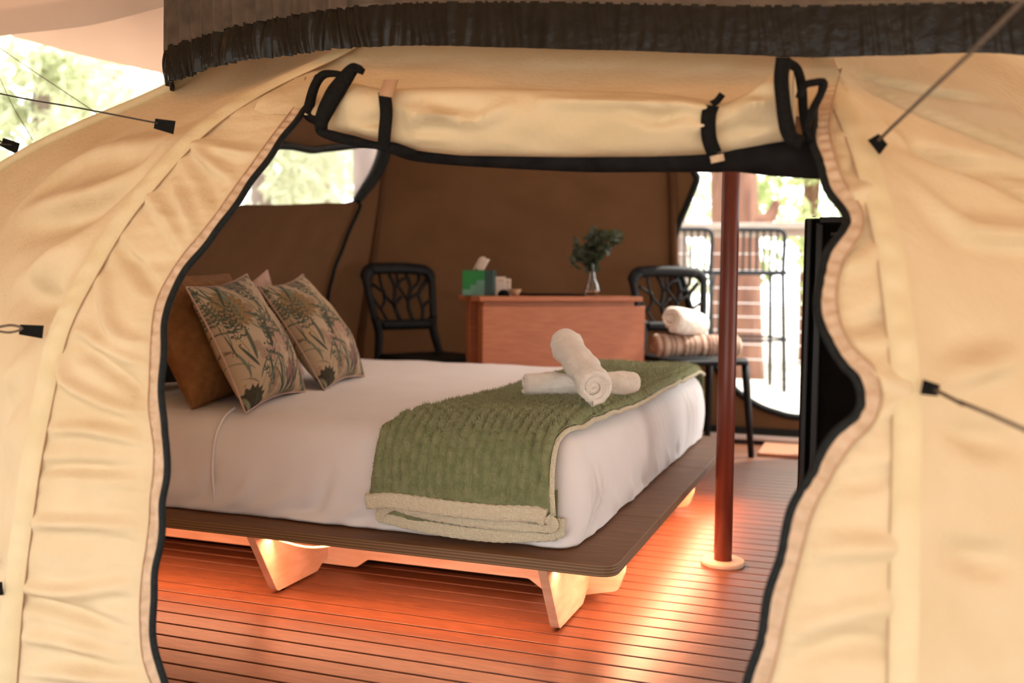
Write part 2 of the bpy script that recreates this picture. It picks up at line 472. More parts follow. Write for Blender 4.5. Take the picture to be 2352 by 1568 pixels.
ZIP_LEFT = [(-1.007,1.678,1.182), (-0.974,1.601,1.121), (-0.972,1.566,1.094), (-0.980,1.507,1.034), (-0.992,1.473,0.989), (-1.008,1.445,0.946), (-1.022,1.415,0.901), (-1.042,1.394,0.862), (-1.063,1.376,0.827), (-1.077,1.360,0.794), (-1.084,1.344,0.762), (-1.079,1.327,0.727), (-1.071,1.312,0.686), (-1.064,1.300,0.638), (-1.057,1.289,0.598), (-1.044,1.280,0.561), (-1.034,1.273,0.532), (-1.029,1.264,0.493), (-1.032,1.260,0.452), (-1.031,1.256,0.418), (-1.034,1.252,0.378), (-1.039,1.248,0.337), (-1.040,1.244,0.297), (-1.038,1.241,0.263), (-1.034,1.239,0.223), (-1.025,1.237,0.198), (-1.011,1.235,0.174), (-0.983,1.231,0.131), (-0.964,1.227,0.081), (-0.945,1.222,0.0)]
ZIP_RIGHT = [(-0.078,1.742,1.149), (-0.085,1.595,1.065), (-0.085,1.524,1.016), (-0.074,1.481,0.973), (-0.060,1.454,0.934), (-0.037,1.428,0.896), (-0.035,1.411,0.872), (-0.055,1.389,0.836), (-0.062,1.373,0.807), (-0.063,1.357,0.779), (-0.057,1.340,0.748), (-0.044,1.324,0.719), (-0.027,1.313,0.699), (-0.011,1.305,0.684), (-0.006,1.296,0.660), (-0.012,1.289,0.639), (-0.034,1.281,0.614), (-0.051,1.273,0.587), (-0.061,1.267,0.566), (-0.077,1.257,0.534), (-0.087,1.249,0.497), (-0.095,1.243,0.460), (-0.102,1.238,0.428), (-0.109,1.232,0.391), (-0.115,1.227,0.354), (-0.125,1.223,0.312), (-0.137,1.221,0.271), (-0.146,1.218,0.227), (-0.18,1.206,0.0)]
zl = np.array(ZIP_LEFT); zr = np.array(ZIP_RIGHT)
def xzip(Z, z):
    o = np.argsort(Z[:, 2]); return np.interp(z, Z[o, 2], Z[o, 0])
def front(x, z):
    a = RL(z); b = RR(z)
    s = (x - a[..., 0]) / (b[..., 0] - a[..., 0])
    return a[..., 1] + s * (b[..., 1] - a[..., 1])

tent = thing('canvas_tent', 'beige canvas bell tent with its front doorway rolled open', 'tent', (-0.8, 3.0, 0))

FOLD_L = [[(-1.162,1.508,1.049), (-1.042,1.493,1.019), (-0.973,1.497,1.021)], [(-1.158,1.502,1.040), (-1.057,1.465,0.979), (-1.008,1.445,0.946)],
 [(-1.161,1.494,1.027), (-1.078,1.444,0.948), (-1.034,1.419,0.908)], [(-1.158,1.454,0.965), (-1.085,1.406,0.886), (-1.074,1.391,0.856)],
 [(-1.215,1.443,0.951), (-1.121,1.406,0.886), (-1.072,1.376,0.827)], [(-1.226,1.389,0.857), (-1.148,1.361,0.797), (-1.086,1.344,0.762)],
 [(-1.234,1.360,0.796), (-1.176,1.319,0.711), (-1.074,1.312,0.686)], [(-1.248,1.319,0.709), (-1.170,1.312,0.683), (-1.076,1.303,0.651)],
 [(-1.243,1.313,0.687), (-1.152,1.301,0.641), (-1.069,1.289,0.597)], [(-1.291,1.315,0.693), (-1.248,1.298,0.623), (-1.087,1.284,0.576)],
 [(-1.278,1.279,0.544), (-1.197,1.280,0.552), (-1.080,1.276,0.542)], [(-1.295,1.268,0.479), (-1.203,1.267,0.489), (-1.072,1.265,0.496)],
 [(-1.307,1.260,0.392), (-1.197,1.258,0.403), (-1.074,1.256,0.408)], [(-1.328,1.250,0.282), (-1.216,1.248,0.289), (-1.067,1.247,0.317)],
 [(-1.327,1.249,0.268), (-1.223,1.246,0.260), (-1.080,1.241,0.244)], [(-1.295,1.243,0.204), (-1.202,1.241,0.206), (-1.070,1.238,0.198)],
 [(-1.292,1.239,0.147), (-1.182,1.238,0.160), (-1.051,1.236,0.173)]]
FOLD_R = [[(-0.019,1.667,1.107), (-0.042,1.608,1.072), (-0.063,1.583,1.056)], [(-0.010,1.582,1.053), (-0.039,1.534,1.022), (-0.056,1.523,1.015)],
 [(-0.003,1.500,0.998), (-0.025,1.477,0.965), (-0.041,1.468,0.953)], [(-0.001,1.459,0.939), (-0.029,1.445,0.921), (-0.034,1.437,0.908)],
 [(0.028,1.408,0.865), (-0.014,1.390,0.836), (-0.049,1.380,0.819)], [(0.050,1.356,0.775), (-0.001,1.343,0.752), (-0.042,1.336,0.741)],
 [(0.056,1.303,0.681), (0.016,1.305,0.684), (-0.004,1.310,0.694)], [(0.051,1.298,0.671), (0.017,1.292,0.648), (-0.005,1.288,0.637)],
 [(0.049,1.269,0.579), (-0.000,1.266,0.566), (-0.045,1.264,0.557)], [(0.053,1.246,0.496), (-0.002,1.246,0.488), (-0.067,1.245,0.479)],
 [(0.055,1.235,0.432), (-0.000,1.234,0.415), (-0.079,1.231,0.385)], [(0.056,1.226,0.373), (-0.013,1.227,0.373), (-0.088,1.224,0.343)]]
FOLD_S = [[(-1.229,1.538,1.063), (-1.650,1.765,1.078), (-1.885,1.759,0.962)], [(-1.214,1.513,1.043), (-1.367,1.527,0.977), (-1.859,1.735,0.950)],
 [(-1.208,1.494,1.025), (-1.399,1.505,0.935), (-1.761,1.641,0.886)], [(-1.218,1.446,0.966), (-1.343,1.423,0.858), (-1.637,1.524,0.794)],
 [(-1.251,1.396,0.887), (-1.365,1.414,0.827), (-1.572,1.462,0.744)], [(-1.305,1.321,0.722), (-1.458,1.414,0.755), (-1.593,1.482,0.760)],
 [(-1.305,1.310,0.693), (-1.387,1.334,0.636), (-1.468,1.362,0.607)], [(-1.303,1.287,0.607), (-1.363,1.298,0.543), (-1.427,1.322,0.521)],
 [(-1.347,1.250,0.280), (-1.481,1.309,0.263), (-1.673,1.391,0.218)], [(-1.338,1.245,0.275), (-1.288,1.219,0.231), (-1.261,1.200,0.156)]]

# door strips: canvas between a pole rib and the zip
def strip(side):
    zs = np.linspace(0, 1.182 if side < 0 else 1.149, 300)
    t = np.linspace(0, 1, 70)
    P = np.zeros((len(zs), len(t), 3))
    edge = RL(zs) if side < 0 else RR(zs)
    xz = xzip(zl if side < 0 else zr, zs)
    X = edge[:, 0][:, None] * (1 - t) + (xz + (0.016 if side > 0 else -0.016))[:, None] * t
    Z = np.repeat(zs[:, None], len(t), 1)
    P[..., 0] = X; P[..., 2] = Z; P[..., 1] = front(X, Z)
    h = hat(P, FOLD_L if side < 0 else FOLD_R, 0.015 if side < 0 else 0.011, 0.016 if side < 0 else 0.019)
    h += 0.006 * vnoise(P * np.array([0.5, 1, 1.3]), 16, 3) + 0.0022 * vnoise(P * np.array([0.4, 1, 1.4]), 45, 13) + 0.0012 * np.sin(Z * 420 + 3 * vnoise(P, 20, 5)) * np.clip((t - 0.72) / 0.28, 0, 1)
    h *= np.clip(t / 0.22, 0.1, 1) * np.clip((1 - t) / 0.16, 0.08, 1)
    P[..., 1] -= h
    return MB().grid(P)
strip(-1).build('door_canvas', 'canvas', tent)
strip(1).build('door_canvas', 'canvas', tent)

def zip_parts(Z, side):
    n = 420
    C = resample(Z, n)
    T = np.gradient(C, axis=0); T /= np.linalg.norm(T, axis=1)[:, None]
    W = np.stack([np.sign(-side) * -1 * np.ones(n), np.zeros(n), np.zeros(n)], 1)
    W -= T * (W * T).sum(1)[:, None]; W /= np.linalg.norm(W, axis=1)[:, None]
    if side < 0: W = -W if W[n // 2, 0] > 0 else W
    else: W = -W if W[n // 2, 0] < 0 else W
    Nn = np.cross(T, W); Nn *= np.sign(-Nn[:, 1:2])
    u = np.linspace(0, 1, 8)
    ruch = 0.0016 * np.sin(np.arange(n) * 1.05) + 0.001 * np.sin(np.arange(n) * 0.33)
    P = C[:, None, :] + W[:, None, :] * (u[None, :, None] * 0.021) + Nn[:, None, :] * (0.004 + ruch[:, None] * np.sin(np.pi * u))[:, :, None]
    MB().grid(P).build('zip_tape', 'tape', tent, solid=0.001)
    S = C + W * 0.0195 + Nn * 0.0058
    MB().tube(S[::2], 0.0011, 5).build('stitch_line', 'stitch', tent)
    wav = 0.0016 * np.sin(np.arange(n) * 0.21)[:, None] * W
    MB().tube(C + wav - W * 0.003 + Nn * 0.002, 0.0062, 8, flat=(1, .8)).build('zip_edge', 'zip', tent)
zip_parts(ZIP_LEFT, -1)
zip_parts(ZIP_RIGHT, 1)

# pole sleeves along the two front ribs
def sleeve(rb, side, width, lift, name='pole_sleeve', z1=1.36, n=220, m='sleeve'):
    zs = np.linspace(0, z1, n)
    E = rb(zs)
    t = np.linspace(0, 1, 9)
    X = E[:, 0][:, None] + (1 if side < 0 else -1) * width * t
    Z = np.repeat(zs[:, None], 9, 1)
    Y = front(X, Z) - lift * np.sin(np.pi * t) ** 0.6 - 0.002
    Y += 0.0016 * np.sin(Z * 150 + 4 * vnoise(np.stack([X, Y, Z], -1), 8, 2)) * np.sin(np.pi * t)
    MB().grid(np.stack([X, Y, Z], -1)).build(name, m, tent)
    k = -1 if True else 0
    MB().tube(np.stack([X[:, -1], Y[:, -1] - 0.001, Z[:, -1]], 1), 0.0009, 5).build('stitch_line', 'stitch', tent)
sleeve(RL, -1, 0.045, 0.010)
sleeve(RR, 1, 0.034, 0.008)

# header above the doorway
def header():
    s = np.linspace(0, 1, 220); q = np.linspace(0, 1, 40)
    zb = np.interp(s, [0, .05, .075, .2, .8, .93, .97, 1], [1.182, 1.182, 1.10, 1.09, 1.06, 1.055, 1.06, 1.10])
    P = np.zeros((len(q), len(s), 3))
    for i, k in enumerate(q):
        z = zb + (1.42 - zb) * k
        a = RL(z); b = RR(z)
        x = a[:, 0] + (b[:, 0] - a[:, 0]) * s
        P[i, :, 0] = x; P[i, :, 2] = z; P[i, :, 1] = front(x, z)
    st = P * np.array([1.0, 1.0, 3.0])
    P[..., 1] -= 0.022 * vnoise(st, 4, 4) + 0.010 * vnoise(st, 11, 6) + 0.003 * vnoise(st, 30, 7)
    return MB().grid(P)
header().build('door_header', 'canvas', tent)

# side panels as ruled sheets between ribs
def ruled(ra, rb, z0, z1, ns=60, nz=80, sag=0.0, folds=None, amp=0.0, fw=0.04, noise=0.004, nscale=6, sx=1.0, seed=1):
    zs = np.linspace(z0, z1, nz); s = np.linspace(0, 1, ns)
    A = ra(zs); B = rb(zs)
    P = A[:, None, :] * (1 - s)[None, :, None] + B[:, None, :] * s[None, :, None]
    ab = (B - A)[:, :2]; n = np.stack([-ab[:, 1], ab[:, 0]], 1); n /= np.linalg.norm(n, axis=1)[:, None]
    h = sag * (4 * s * (1 - s))[None, :] * np.ones((nz, 1))
    if folds: h = h + hat(P, folds, amp, fw) * np.clip(s / 0.07, 0, 1)[None, :] * np.clip((1 - s) / 0.07, 0, 1)[None, :]
    h = h + noise * vnoise(P * np.array([1, 1, sx]), nscale, seed) * (4 * s * (1 - s))[None, :]
    P[..., 0] += n[:, 0][:, None] * h; P[..., 1] += n[:, 1][:, None] * h
    return P
P = ruled(RL, LL, 0, 1.42, 150, 170, sag=-0.05, folds=FOLD_S, amp=0.034, fw=0.05, noise=0.022, nscale=5, seed=9)
MB().grid(P).build('canvas_panel', 'canvas', tent)
FOLD_RS = [[(-0.058,1.766,1.156), (0.055,1.806,1.129), (0.234,1.931,1.112)], [(-0.046,1.725,1.134), (0.085,1.711,1.069), (0.214,1.733,1.020), (0.45, 1.80, .93)],
           [(0.003,1.493,0.984), (0.061,1.492,0.929), (0.118,1.498,0.881), (0.197,1.562,0.875), (0.4, 1.7, .87)], [(-0.009,1.537,1.021), (0.110,1.589,0.986), (0.206,1.661,0.973), (0.4, 1.78, .95)],
           [(-0.024,1.637,1.082), (0.081,1.589,1.006), (0.204,1.633,0.945), (0.4, 1.74, .88)], [(0.064,1.306,0.681), (0.130,1.374,0.700), (0.186,1.429,0.709)],
           [(0.067,1.293,0.640), (0.129,1.334,0.612), (0.183,1.373,0.599)], [(0.067,1.250,0.496), (0.131,1.297,0.470), (0.184,1.338,0.459)]]
P = ruled(RR, R2, 0, 1.42, 120, 150, sag=0.03, folds=FOLD_RS, amp=0.030, fw=0.026, noise=0.016, nscale=6, seed=4)
MB().grid(P).build('canvas_panel', 'canvas', tent)
# right side: a second doorway, open, with a low and a high strip
MB().grid(ruled(R2, R3, 0, 0.12, 30, 8)).build('canvas_panel', 'canvas_dim', tent)
MB().grid(ruled(R2, R3, 1.12, 1.42, 40, 20)).build('canvas_panel', 'canvas_dim', tent)
MB().grid(ruled(R3, B3, 1.25, 1.6, 40, 20, sag=0.05)).build('canvas_panel', 'canvas_dim', tent)
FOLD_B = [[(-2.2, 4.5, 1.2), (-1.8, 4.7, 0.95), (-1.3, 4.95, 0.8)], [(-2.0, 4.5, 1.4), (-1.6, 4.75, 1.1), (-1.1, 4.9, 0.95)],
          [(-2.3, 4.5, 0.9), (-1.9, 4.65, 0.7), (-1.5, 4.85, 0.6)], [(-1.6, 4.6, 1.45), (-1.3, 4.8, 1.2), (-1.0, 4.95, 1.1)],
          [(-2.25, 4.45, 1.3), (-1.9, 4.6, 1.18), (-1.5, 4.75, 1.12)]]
MB().grid(ruled(B1, B2, 0, 1.6, 90, 90, sag=0.02, folds=FOLD_B, amp=0.02, fw=0.07, noise=0.014, nscale=4, seed=12)).build('canvas_panel', 'canvas_dim', tent)

def holed(ra, rb, z0, z1, loop, bulge, name, folds=None, sag_noise=0.01, seed=2, rings=16, k=200):
    """ruled panel with an opening whose outline is a closed loop of 3D points on the panel"""
    loop = np.array(loop)
    w = np.linalg.norm((rb(0.7) - ra(0.7))[:2])
    def to_sz(p):
        a = ra(p[2]); b = rb(p[2]); ab = (b - a)[:2]
        return np.array([np.dot(p[:2] - a[:2], ab) / np.dot(ab, ab) * w, p[2]])
    L2 = resample(np.array([to_sz(p) for p in loop]), 400, closed=True)
    c = L2.mean(0)
    th = np.arctan2(L2[:, 1] - c[1], L2[:, 0] - c[0]); r = np.hypot(*(L2 - c).T)
    o = np.argsort(th); th, r = th[o], r[o]
    corners = [math.atan2(zz - c[1], ss - c[0]) for ss in (0, w) for zz in (z0, z1)]
    T = np.sort(np.concatenate([np.linspace(-np.pi, np.pi, k, endpoint=False), corners]))
    ri = np.interp(T, np.concatenate([th - 2 * np.pi, th, th + 2 * np.pi]), np.tile(r, 3))
    inner = c + np.stack([np.cos(T), np.sin(T)], 1) * ri[:, None]
    dx, dz = np.cos(T), np.sin(T)
    with np.errstate(divide='ignore'):
        tx = np.where(dx > 0, (w - c[0]) / dx, np.where(dx < 0, -c[0] / dx, 1e9))
        tz = np.where(dz > 0, (z1 - c[1]) / dz, np.where(dz < 0, (z0 - c[1]) / dz, 1e9))
    ro = np.minimum(tx, tz)
    outer = c + np.stack([dx, dz], 1) * ro[:, None]
    q = np.linspace(0, 1, rings)
    S = inner[None] * (1 - q)[:, None, None] + outer[None] * q[:, None, None]
    def back(S):
        s = S[..., 0] / w; z = np.clip(S[..., 1], z0, z1)
        A = ra(z); B = rb(z)
        P = A * (1 - s)[..., None] + B * s[..., None]
        ab = (B - A)[..., :2]; n = np.stack([-ab[..., 1], ab[..., 0]], -1); n /= np.linalg.norm(n, axis=-1)[..., None]
        h = bulge * 4 * s * (1 - s) + sag_noise * vnoise(P, 5, seed) * np.clip(4 * s * (1 - s), 0, 1)
        if folds: h = h + hat(P, folds, 0.018, 0.07)
        P = P.copy(); P[..., 0] += n[..., 0] * h; P[..., 1] += n[..., 1] * h
        return P
    MB().grid(back(S), closed=True).build(name, 'canvas_dim', tent)
    return back(resample(L2, 260, closed=True))
WIN = [(-2.034,2.726,1.202), (-2.018,2.893,1.232), (-2.019,3.107,1.264), (-2.088,3.524,1.316), (-2.138,3.823,1.363), (-2.201,4.208,1.426), (-2.222,4.293,1.415), (-2.232,4.252,1.329), (-2.246,4.148,1.238), (-2.282,4.114,1.161), (-2.291,3.865,1.134), (-2.302,3.540,1.102), (-2.306,3.304,1.085), (-2.308,3.091,1.069)]
DOORB = [(-0.821,4.885,1.368), (-0.820,4.914,1.308), (-0.844,4.934,1.247), (-0.883,4.962,1.165), (-0.923,4.990,1.081), (-0.944,5.018,0.995), (-0.944,5.047,0.908), (-0.904,5.062,0.799), (-0.860,5.080,0.644), (-0.793,5.098,0.490), (-0.725,5.105,0.358), (-0.636,5.109,0.262), (-0.527,5.112,0.190), (-0.430,5.113,0.157), (-0.335,5.114,0.141), (-0.191,5.113,0.153), (-0.051,5.111,0.215), (0.065,5.106,0.327), (0.118,5.097,0.498), (0.130,5.073,0.706), (0.113,5.046,0.912), (0.077,4.979,1.112), (0.015,4.927,1.269), (-0.064,4.872,1.384), (-0.216,4.826,1.443), (-0.408,4.806,1.467), (-0.607,4.815,1.456)]
FOLD_H = [[(-2.6, 2.2, 0.9), (-2.55, 3.0, 0.75), (-2.5, 3.9, 0.7)], [(-2.6, 2.4, 1.0), (-2.5, 3.2, 0.9), (-2.45, 4.0, 0.95)]]
lw = holed(LL, B1, 0, 1.42, WIN, 0.08, 'canvas_panel', FOLD_H)
lb = holed(B2, B3, 0, 1.6, DOORB, 0.0, 'canvas_panel')
MB().tube(lb + np.array([0, -0.008, 0]), 0.017, 8, closed=True, flat=(1, 1)).build('zip_edge', 'zip', tent)
MB().tube(lb[::2] + np.array([0, -0.02, 0]), 0.006, 6, closed=True).build('zip_edge', 'zip', tent)
# window: black border on the head and sides, insect screen across
i0 = np.argmin(np.linalg.norm(lw - np.array([-2.03, 2.73, 1.2]), axis=1))
nn = len(lw)
off = np.array([0.02, -0.012, 0.0])
top = np.array([(-2.03, 2.70, 1.205), (-2.018, 2.893, 1.240), (-2.0, 3.107, 1.272), (-2.05, 3.35, 1.29), (-2.088, 3.524, 1.318), (-2.13, 3.823, 1.37), (-2.19, 4.10, 1.43), (-2.20, 4.25, 1.46)])
MB().tube(resample(top, 60) + off, np.interp(np.linspace(0, 1, 60), [0, .7, 1], [0.013, 0.015, 0.022]), 8).build('window_border', 'zip', tent)
sd = np.array([(-2.20, 4.27, 1.47), (-2.225, 4.285, 1.38), (-2.235, 4.225, 1.29), (-2.25, 4.16, 1.22), (-2.275, 4.12, 1.16)])
MB().tube(resample(sd, 40) + off, np.interp(np.linspace(0, 1, 40), [0, .3, .8, 1], [0.035, 0.034, 0.026, 0.02]), 8).build('window_border', 'zip', tent)
WZ = [(-2.282,4.175,1.150), (-2.307,4.190,1.110), (-2.346,4.175,1.018), (-2.381,4.168,0.925), (-2.398,4.145,0.863), (-2.413,4.139,0.802), (-2.428,4.135,0.740), (-2.448,4.149,0.636), (-2.46, 4.16, .45)]
MB().tube(resample(WZ, 60) + off, 0.009, 8).build('zip_edge', 'zip', tent)
cen = lw.mean(0)
MB().add(np.concatenate([lw, [cen]]) + np.array([-0.01, 0, 0]), [(i, (i + 1) % nn, nn) for i in range(nn)]).build('window_screen', 'cover', tent, smooth=False, label='pale see-through window screen')
# inner pole sleeves at the back
for rb_, w_ in ((B1, 0.022), (B2, 0.024), (B3, 0.024)):
    zz = np.linspace(0, 1.58, 60)
    MB().tube(rb_(zz) + np.array([0, -0.012, 0]), w_, 10).build('pole_sleeve', 'canvas_dim', tent)
MB().tube(LL(np.linspace(0, 1.4, 80)) + np.array([0, -0.004, 0.004]), 0.012, 10).build('pole_sleeve', 'sleeve', tent)

# roof above the ring
ring = [RL(1.42), LL(1.42), B1(1.6), B2(1.6), B3(1.6), R3(1.6), R2(1.42), RR(1.42)]
ring_d = resample(np.array(ring), 160, closed=True)
apex = np.array([-0.55, 3.2, 2.35])
q = np.linspace(0, 1, 14)
P = np.array([ring_d * (1 - k) + apex * k - np.array([0, 0, 0.12 * math.sin(math.pi * k)]) for k in q])
MB().grid(P, closed=True).build('roof_canvas', 'roof', tent)

# gathered sheer curtain hung round the roof, with a satin hem
HEM = [(-1.95, 2.9, 1.30), (-1.85, 2.55, 1.285), (-1.70, 2.2, 1.27), (-1.557, 1.971, 1.259), (-1.434, 1.909, 1.258), (-1.261, 1.810, 1.248), (-1.119, 1.755, 1.241), (-0.955, 1.707, 1.234), (-0.815, 1.700, 1.229),
       (-0.638, 1.692, 1.214), (-0.514, 1.683, 1.201), (-0.360, 1.680, 1.186), (-0.214, 1.672, 1.170), (-0.078, 1.667, 1.157), (0.080, 1.659, 1.144), (0.199, 1.648, 1.132), (0.333, 1.632, 1.115), (0.55, 1.62, 1.09), (0.9, 1.7, 1.08)]
nh = 1400
H = resample(HEM, nh)
T = np.gradient(H, axis=0); T /= np.linalg.norm(T, axis=1)[:, None]
Nn = np.stack([T[:, 1], -T[:, 0], np.zeros(nh)], 1); Nn /= np.linalg.norm(Nn, axis=1)[:, None]
arc = np.linspace(0, 1, nh)
L_ = np.linalg.norm(np.diff(H, axis=0), axis=1).sum()
d_ = arc * L_
gath = np.interp(H[:, 0], [-1.6, -1.0, -0.85, -0.6], [1, 1, 0.35, 0.12])
ph = d_ * 2 * np.pi / 0.052 + 1.6 * np.sin(d_ * 9) + 0.9 * np.sin(d_ * 23)
ph2 = d_ * 2 * np.pi / 0.021 + 2 * np.sin(d_ * 31)
def curtain(zz, band):
    P = []
    for z in zz:
        k = np.clip(z / 0.5, 0, 1)
        pl = 0.011 * gath * np.sin(ph + 1.5 * np.sin(z * 6)) * (1 if not band else 0.55) + (0.0060 * gath * np.sin(ph2 + 20 * z + 2 * np.sin(d_ * 40 + z * 30)) if band else 0.002 * gath * np.sin(ph2))
        pl = np.where(pl > 0, pl, pl * 0.6)
        soft = 0.006 * np.sin(d_ * 7 + z * 3) * (1 - gath)
        bulge = 0.005 * gath * math.sin(math.pi * min(1, z / 0.075)) if band else 0
        ez = 0.006 * vnoise(H * 8, 1.0, 3) if z == zz[0] and band else 0
        P.append(H + Nn * (pl + soft + bulge + 0.018)[:, None] + np.array([0, 0, 1.0]) * (z + 0 * d_ + ez)[:, None])
    return np.array(P)
MB().grid(curtain(np.linspace(0.075, 0.72, 20), False)).build('sheer_curtain', 'sheer', tent)
MB().grid(curtain(np.linspace(0.0, 0.078, 14), True)).build('curtain_hem', 'hem', tent)
# solid drum behind the curtain
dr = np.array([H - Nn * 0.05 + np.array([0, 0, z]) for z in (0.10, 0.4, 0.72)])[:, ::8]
MB().grid(dr).build('roof_drum', 'canvas_dim', tent)

# rolled-up door flap
flap = bpy.data.objects.new('door_flap', None); COL.objects.link(flap); flap.parent = tent; flap['label'] = 'rolled-up canvas door flap tied with two black straps'
ST = np.array([(-0.905, 1.096, 1.060), (-0.861, 1.140, 1.049), (-0.794, 1.124, 1.033), (-0.728, 1.123, 1.018), (-0.657, 1.120, 1.009), (-0.468, 1.105, 1.000), (-0.327, 1.093, 0.996), (-0.260, 1.081, 0.996), (-0.217, 1.070, 0.998), (-0.182, 1.086, 1.003), (-0.142, 1.118, 1.009), (-0.118, 1.124, 1.014)])
def roll():
    ns, na = 260, 64
    xs = np.linspace(ST[0, 0], ST[-1, 0], ns)
    zt = np.interp(xs, ST[:, 0], ST[:, 1]); zb = np.interp(xs, ST[:, 0], ST[:, 2])
    k = np.hanning(15); k /= k.sum()
    zt = np.convolve(np.pad(zt, 7, 'edge'), k, 'valid'); zb = np.convolve(np.pad(zb, 7, 'edge'), k, 'valid')
    pin = sum(np.exp(-((xs - x0) / 0.030) ** 2) for x0 in (-0.752, -0.205))
    ry = 0.050 - 0.014 * pin
    ry *= np.interp(xs, [xs[0], xs[0] + .06, xs[-1] - .05, xs[-1]], [0.55, 1, 1, 0.75])
    an = np.linspace(0, 2 * np.pi, na, endpoint=False)
    P = np.zeros((ns, na, 3))
    for i in range(ns):
        zc, rz = (zt[i] + zb[i]) / 2, (zt[i] - zb[i]) / 2
        c, s = np.cos(an), np.sin(an)
        P[i, :, 0] = xs[i]
        P[i, :, 1] = 1.55 - ry[i] * np.sign(c) * np.abs(c) ** 0.85
        P[i, :, 2] = zc + rz * np.sign(s) * np.abs(s) ** 0.85
    st = P * np.array([0.7, 1, 1.6])
    # pinch folds radiating from the straps
    folds = []
    for x0 in (-0.752, -0.205):
        for dx, z0_, z1_ in ((0.10, 0.075, 0.05), (0.13, 0.05, 0.055), (-0.07, 0.06, 0.05), (0.09, 0.02, 0.012), (-0.06, 0.03, 0.015)):
            folds.append([(x0, 1.505, 1.01 + z0_), (x0 + dx * 0.5, 1.502, 1.01 + (z0_ + z1_) / 2), (x0 + dx, 1.50, 1.01 + z1_)])
    folds.append([(-0.70, 1.505, 1.085), (-0.62, 1.503, 1.055), (-0.55, 1.503, 1.075)])
    folds.append([(-0.36, 1.505, 1.06), (-0.31, 1.503, 1.045), (-0.25, 1.503, 1.062)])
    folds.append([(-0.50, 1.505, 1.085), (-0.40, 1.503, 1.077), (-0.22, 1.503, 1.066)])
    h = hat(P, folds, 0.015, 0.014)
    h += 0.013 * vnoise(st * np.array([.8, 1, 1.2]), 9, 8) + 0.005 * vnoise(st, 24, 2)
    P[..., 1] -= h * np.maximum(np.cos(an), 0)[None, :]
    mb = MB(); mb.grid(P, closed=True)
    for i in (0, ns - 1):
        mb.f.append(tuple(i * na + j for j in range(na))); mb.mi.append(0)
    return mb
roll().build('canvas_roll', 'canvas', flap, angle=60)
def ribbon_xz(pts, w, t, n=60, yv=None):
    """flat webbing lying in a near-vertical plane facing the doorway"""
    C = resample(pts, n)
    Tn = np.gradient(C, axis=0); Tn /= np.linalg.norm(Tn, axis=1)[:, None]
    Wd = np.cross(Tn, np.array([0, 1.0, 0])); Wd /= np.linalg.norm(Wd, axis=1)[:, None] + 1e-9
    ww = np.full(n, w) if np.isscalar(w) else np.interp(np.linspace(0, 1, n), np.linspace(0, 1, len(w)), w)
    o = [(-.5, -.5), (.5, -.5), (.5, .5), (-.5, .5)]
    P = np.array([[C[i] + Wd[i] * ww[i] * a + np.array([0, 1.0, 0]) * t * b for a, b in o] for i in range(n)])
    mb = MB(); mb.grid(P, closed=True)
    mb.f.append((0, 1, 2, 3)); mb.mi.append(0); k = (n - 1) * 4; mb.f.append((k + 3, k + 2, k + 1, k)); mb.mi.append(0)
    return mb
ribbon_xz([(-0.812,1.50,1.146), (-0.826,1.497,1.152), (-0.845,1.495,1.132), (-0.864,1.492,1.106), (-0.883,1.490,1.070), (-0.886,1.492,1.054)], [0.010, 0.022, 0.028, 0.026, 0.018], 0.012).build('flap_binding', 'webbing', flap)
ribbon_xz([(-0.889,1.495,1.062), (-0.888,1.495,1.050), (-0.864,1.500,1.041), (-0.814,1.505,1.029), (-0.765,1.51,1.020), (-0.72, 1.52, 1.012)], [0.012, 0.018, 0.018, 0.012, 0.02, 0.006], 0.010).build('flap_binding', 'webbing', flap)
ribbon_xz([(-0.883,1.575,1.158), (-0.905,1.575,1.163), (-0.930,1.575,1.163), (-0.946,1.575,1.148), (-0.957,1.575,1.120), (-0.958,1.570,1.092), (-0.935,1.56,1.078)], [0.009, 0.011, 0.013, 0.015, 0.013], 0.012).build('flap_binding', 'webbing', flap)
ribbon_xz([(-0.129,1.480,1.120), (-0.131,1.478,1.091), (-0.128,1.478,1.061), (-0.123,1.480,1.030), (-0.116,1.482,1.008), (-0.100,1.485,1.000)], [0.020, 0.020, 0.020, 0.022, 0.018], 0.016).build('flap_binding', 'webbing', flap)
ribbon_xz([(-0.126,1.525,1.123), (-0.113,1.53,1.112), (-0.106,1.53,1.085), (-0.103,1.53,1.05), (-0.097,1.53,1.018)], [0.012, 0.014, 0.013, 0.012], 0.012).build('flap_binding', 'webbing', flap)
MB().tube(resample([(-0.108,1.50,1.066), (-0.101,1.50,1.083), (-0.088,1.50,1.087), (-0.074,1.50,1.086), (-0.078,1.50,1.070), (-0.090,1.50,1.046), (-0.097,1.50,1.024), (-0.090,1.50,1.004)], 60), 0.0055, 8).build('flap_binding', 'webbing', flap)
ribbon_xz([(-0.772,1.502,1.112), (-0.766,1.497,1.075), (-0.770,1.499,1.042), (-0.776,1.507,1.020)], 0.022, 0.004).build('strap', 'webbing', flap)
ribbon_xz([(-0.763,1.508,1.132), (-0.764,1.498,1.113), (-0.766,1.496,1.102)], 0.026, 0.003).build('strap_tab', 'strapbrown', flap)
ribbon_xz([(-0.232,1.502,1.062), (-0.235,1.494,1.045), (-0.234,1.496,1.015), (-0.227,1.505,0.992)], 0.022, 0.004).build('strap', 'webbing', flap)
ribbon_xz([(-0.218,1.512,1.080), (-0.225,1.508,1.070), (-0.232,1.502,1.064)], 0.010, 0.004).build('strap_tab', 'webbing', flap)
ribbon_xz([(-0.224,1.508,0.990), (-0.222,1.51,0.980)], 0.020, 0.003).build('strap_tab', 'tape', flap)
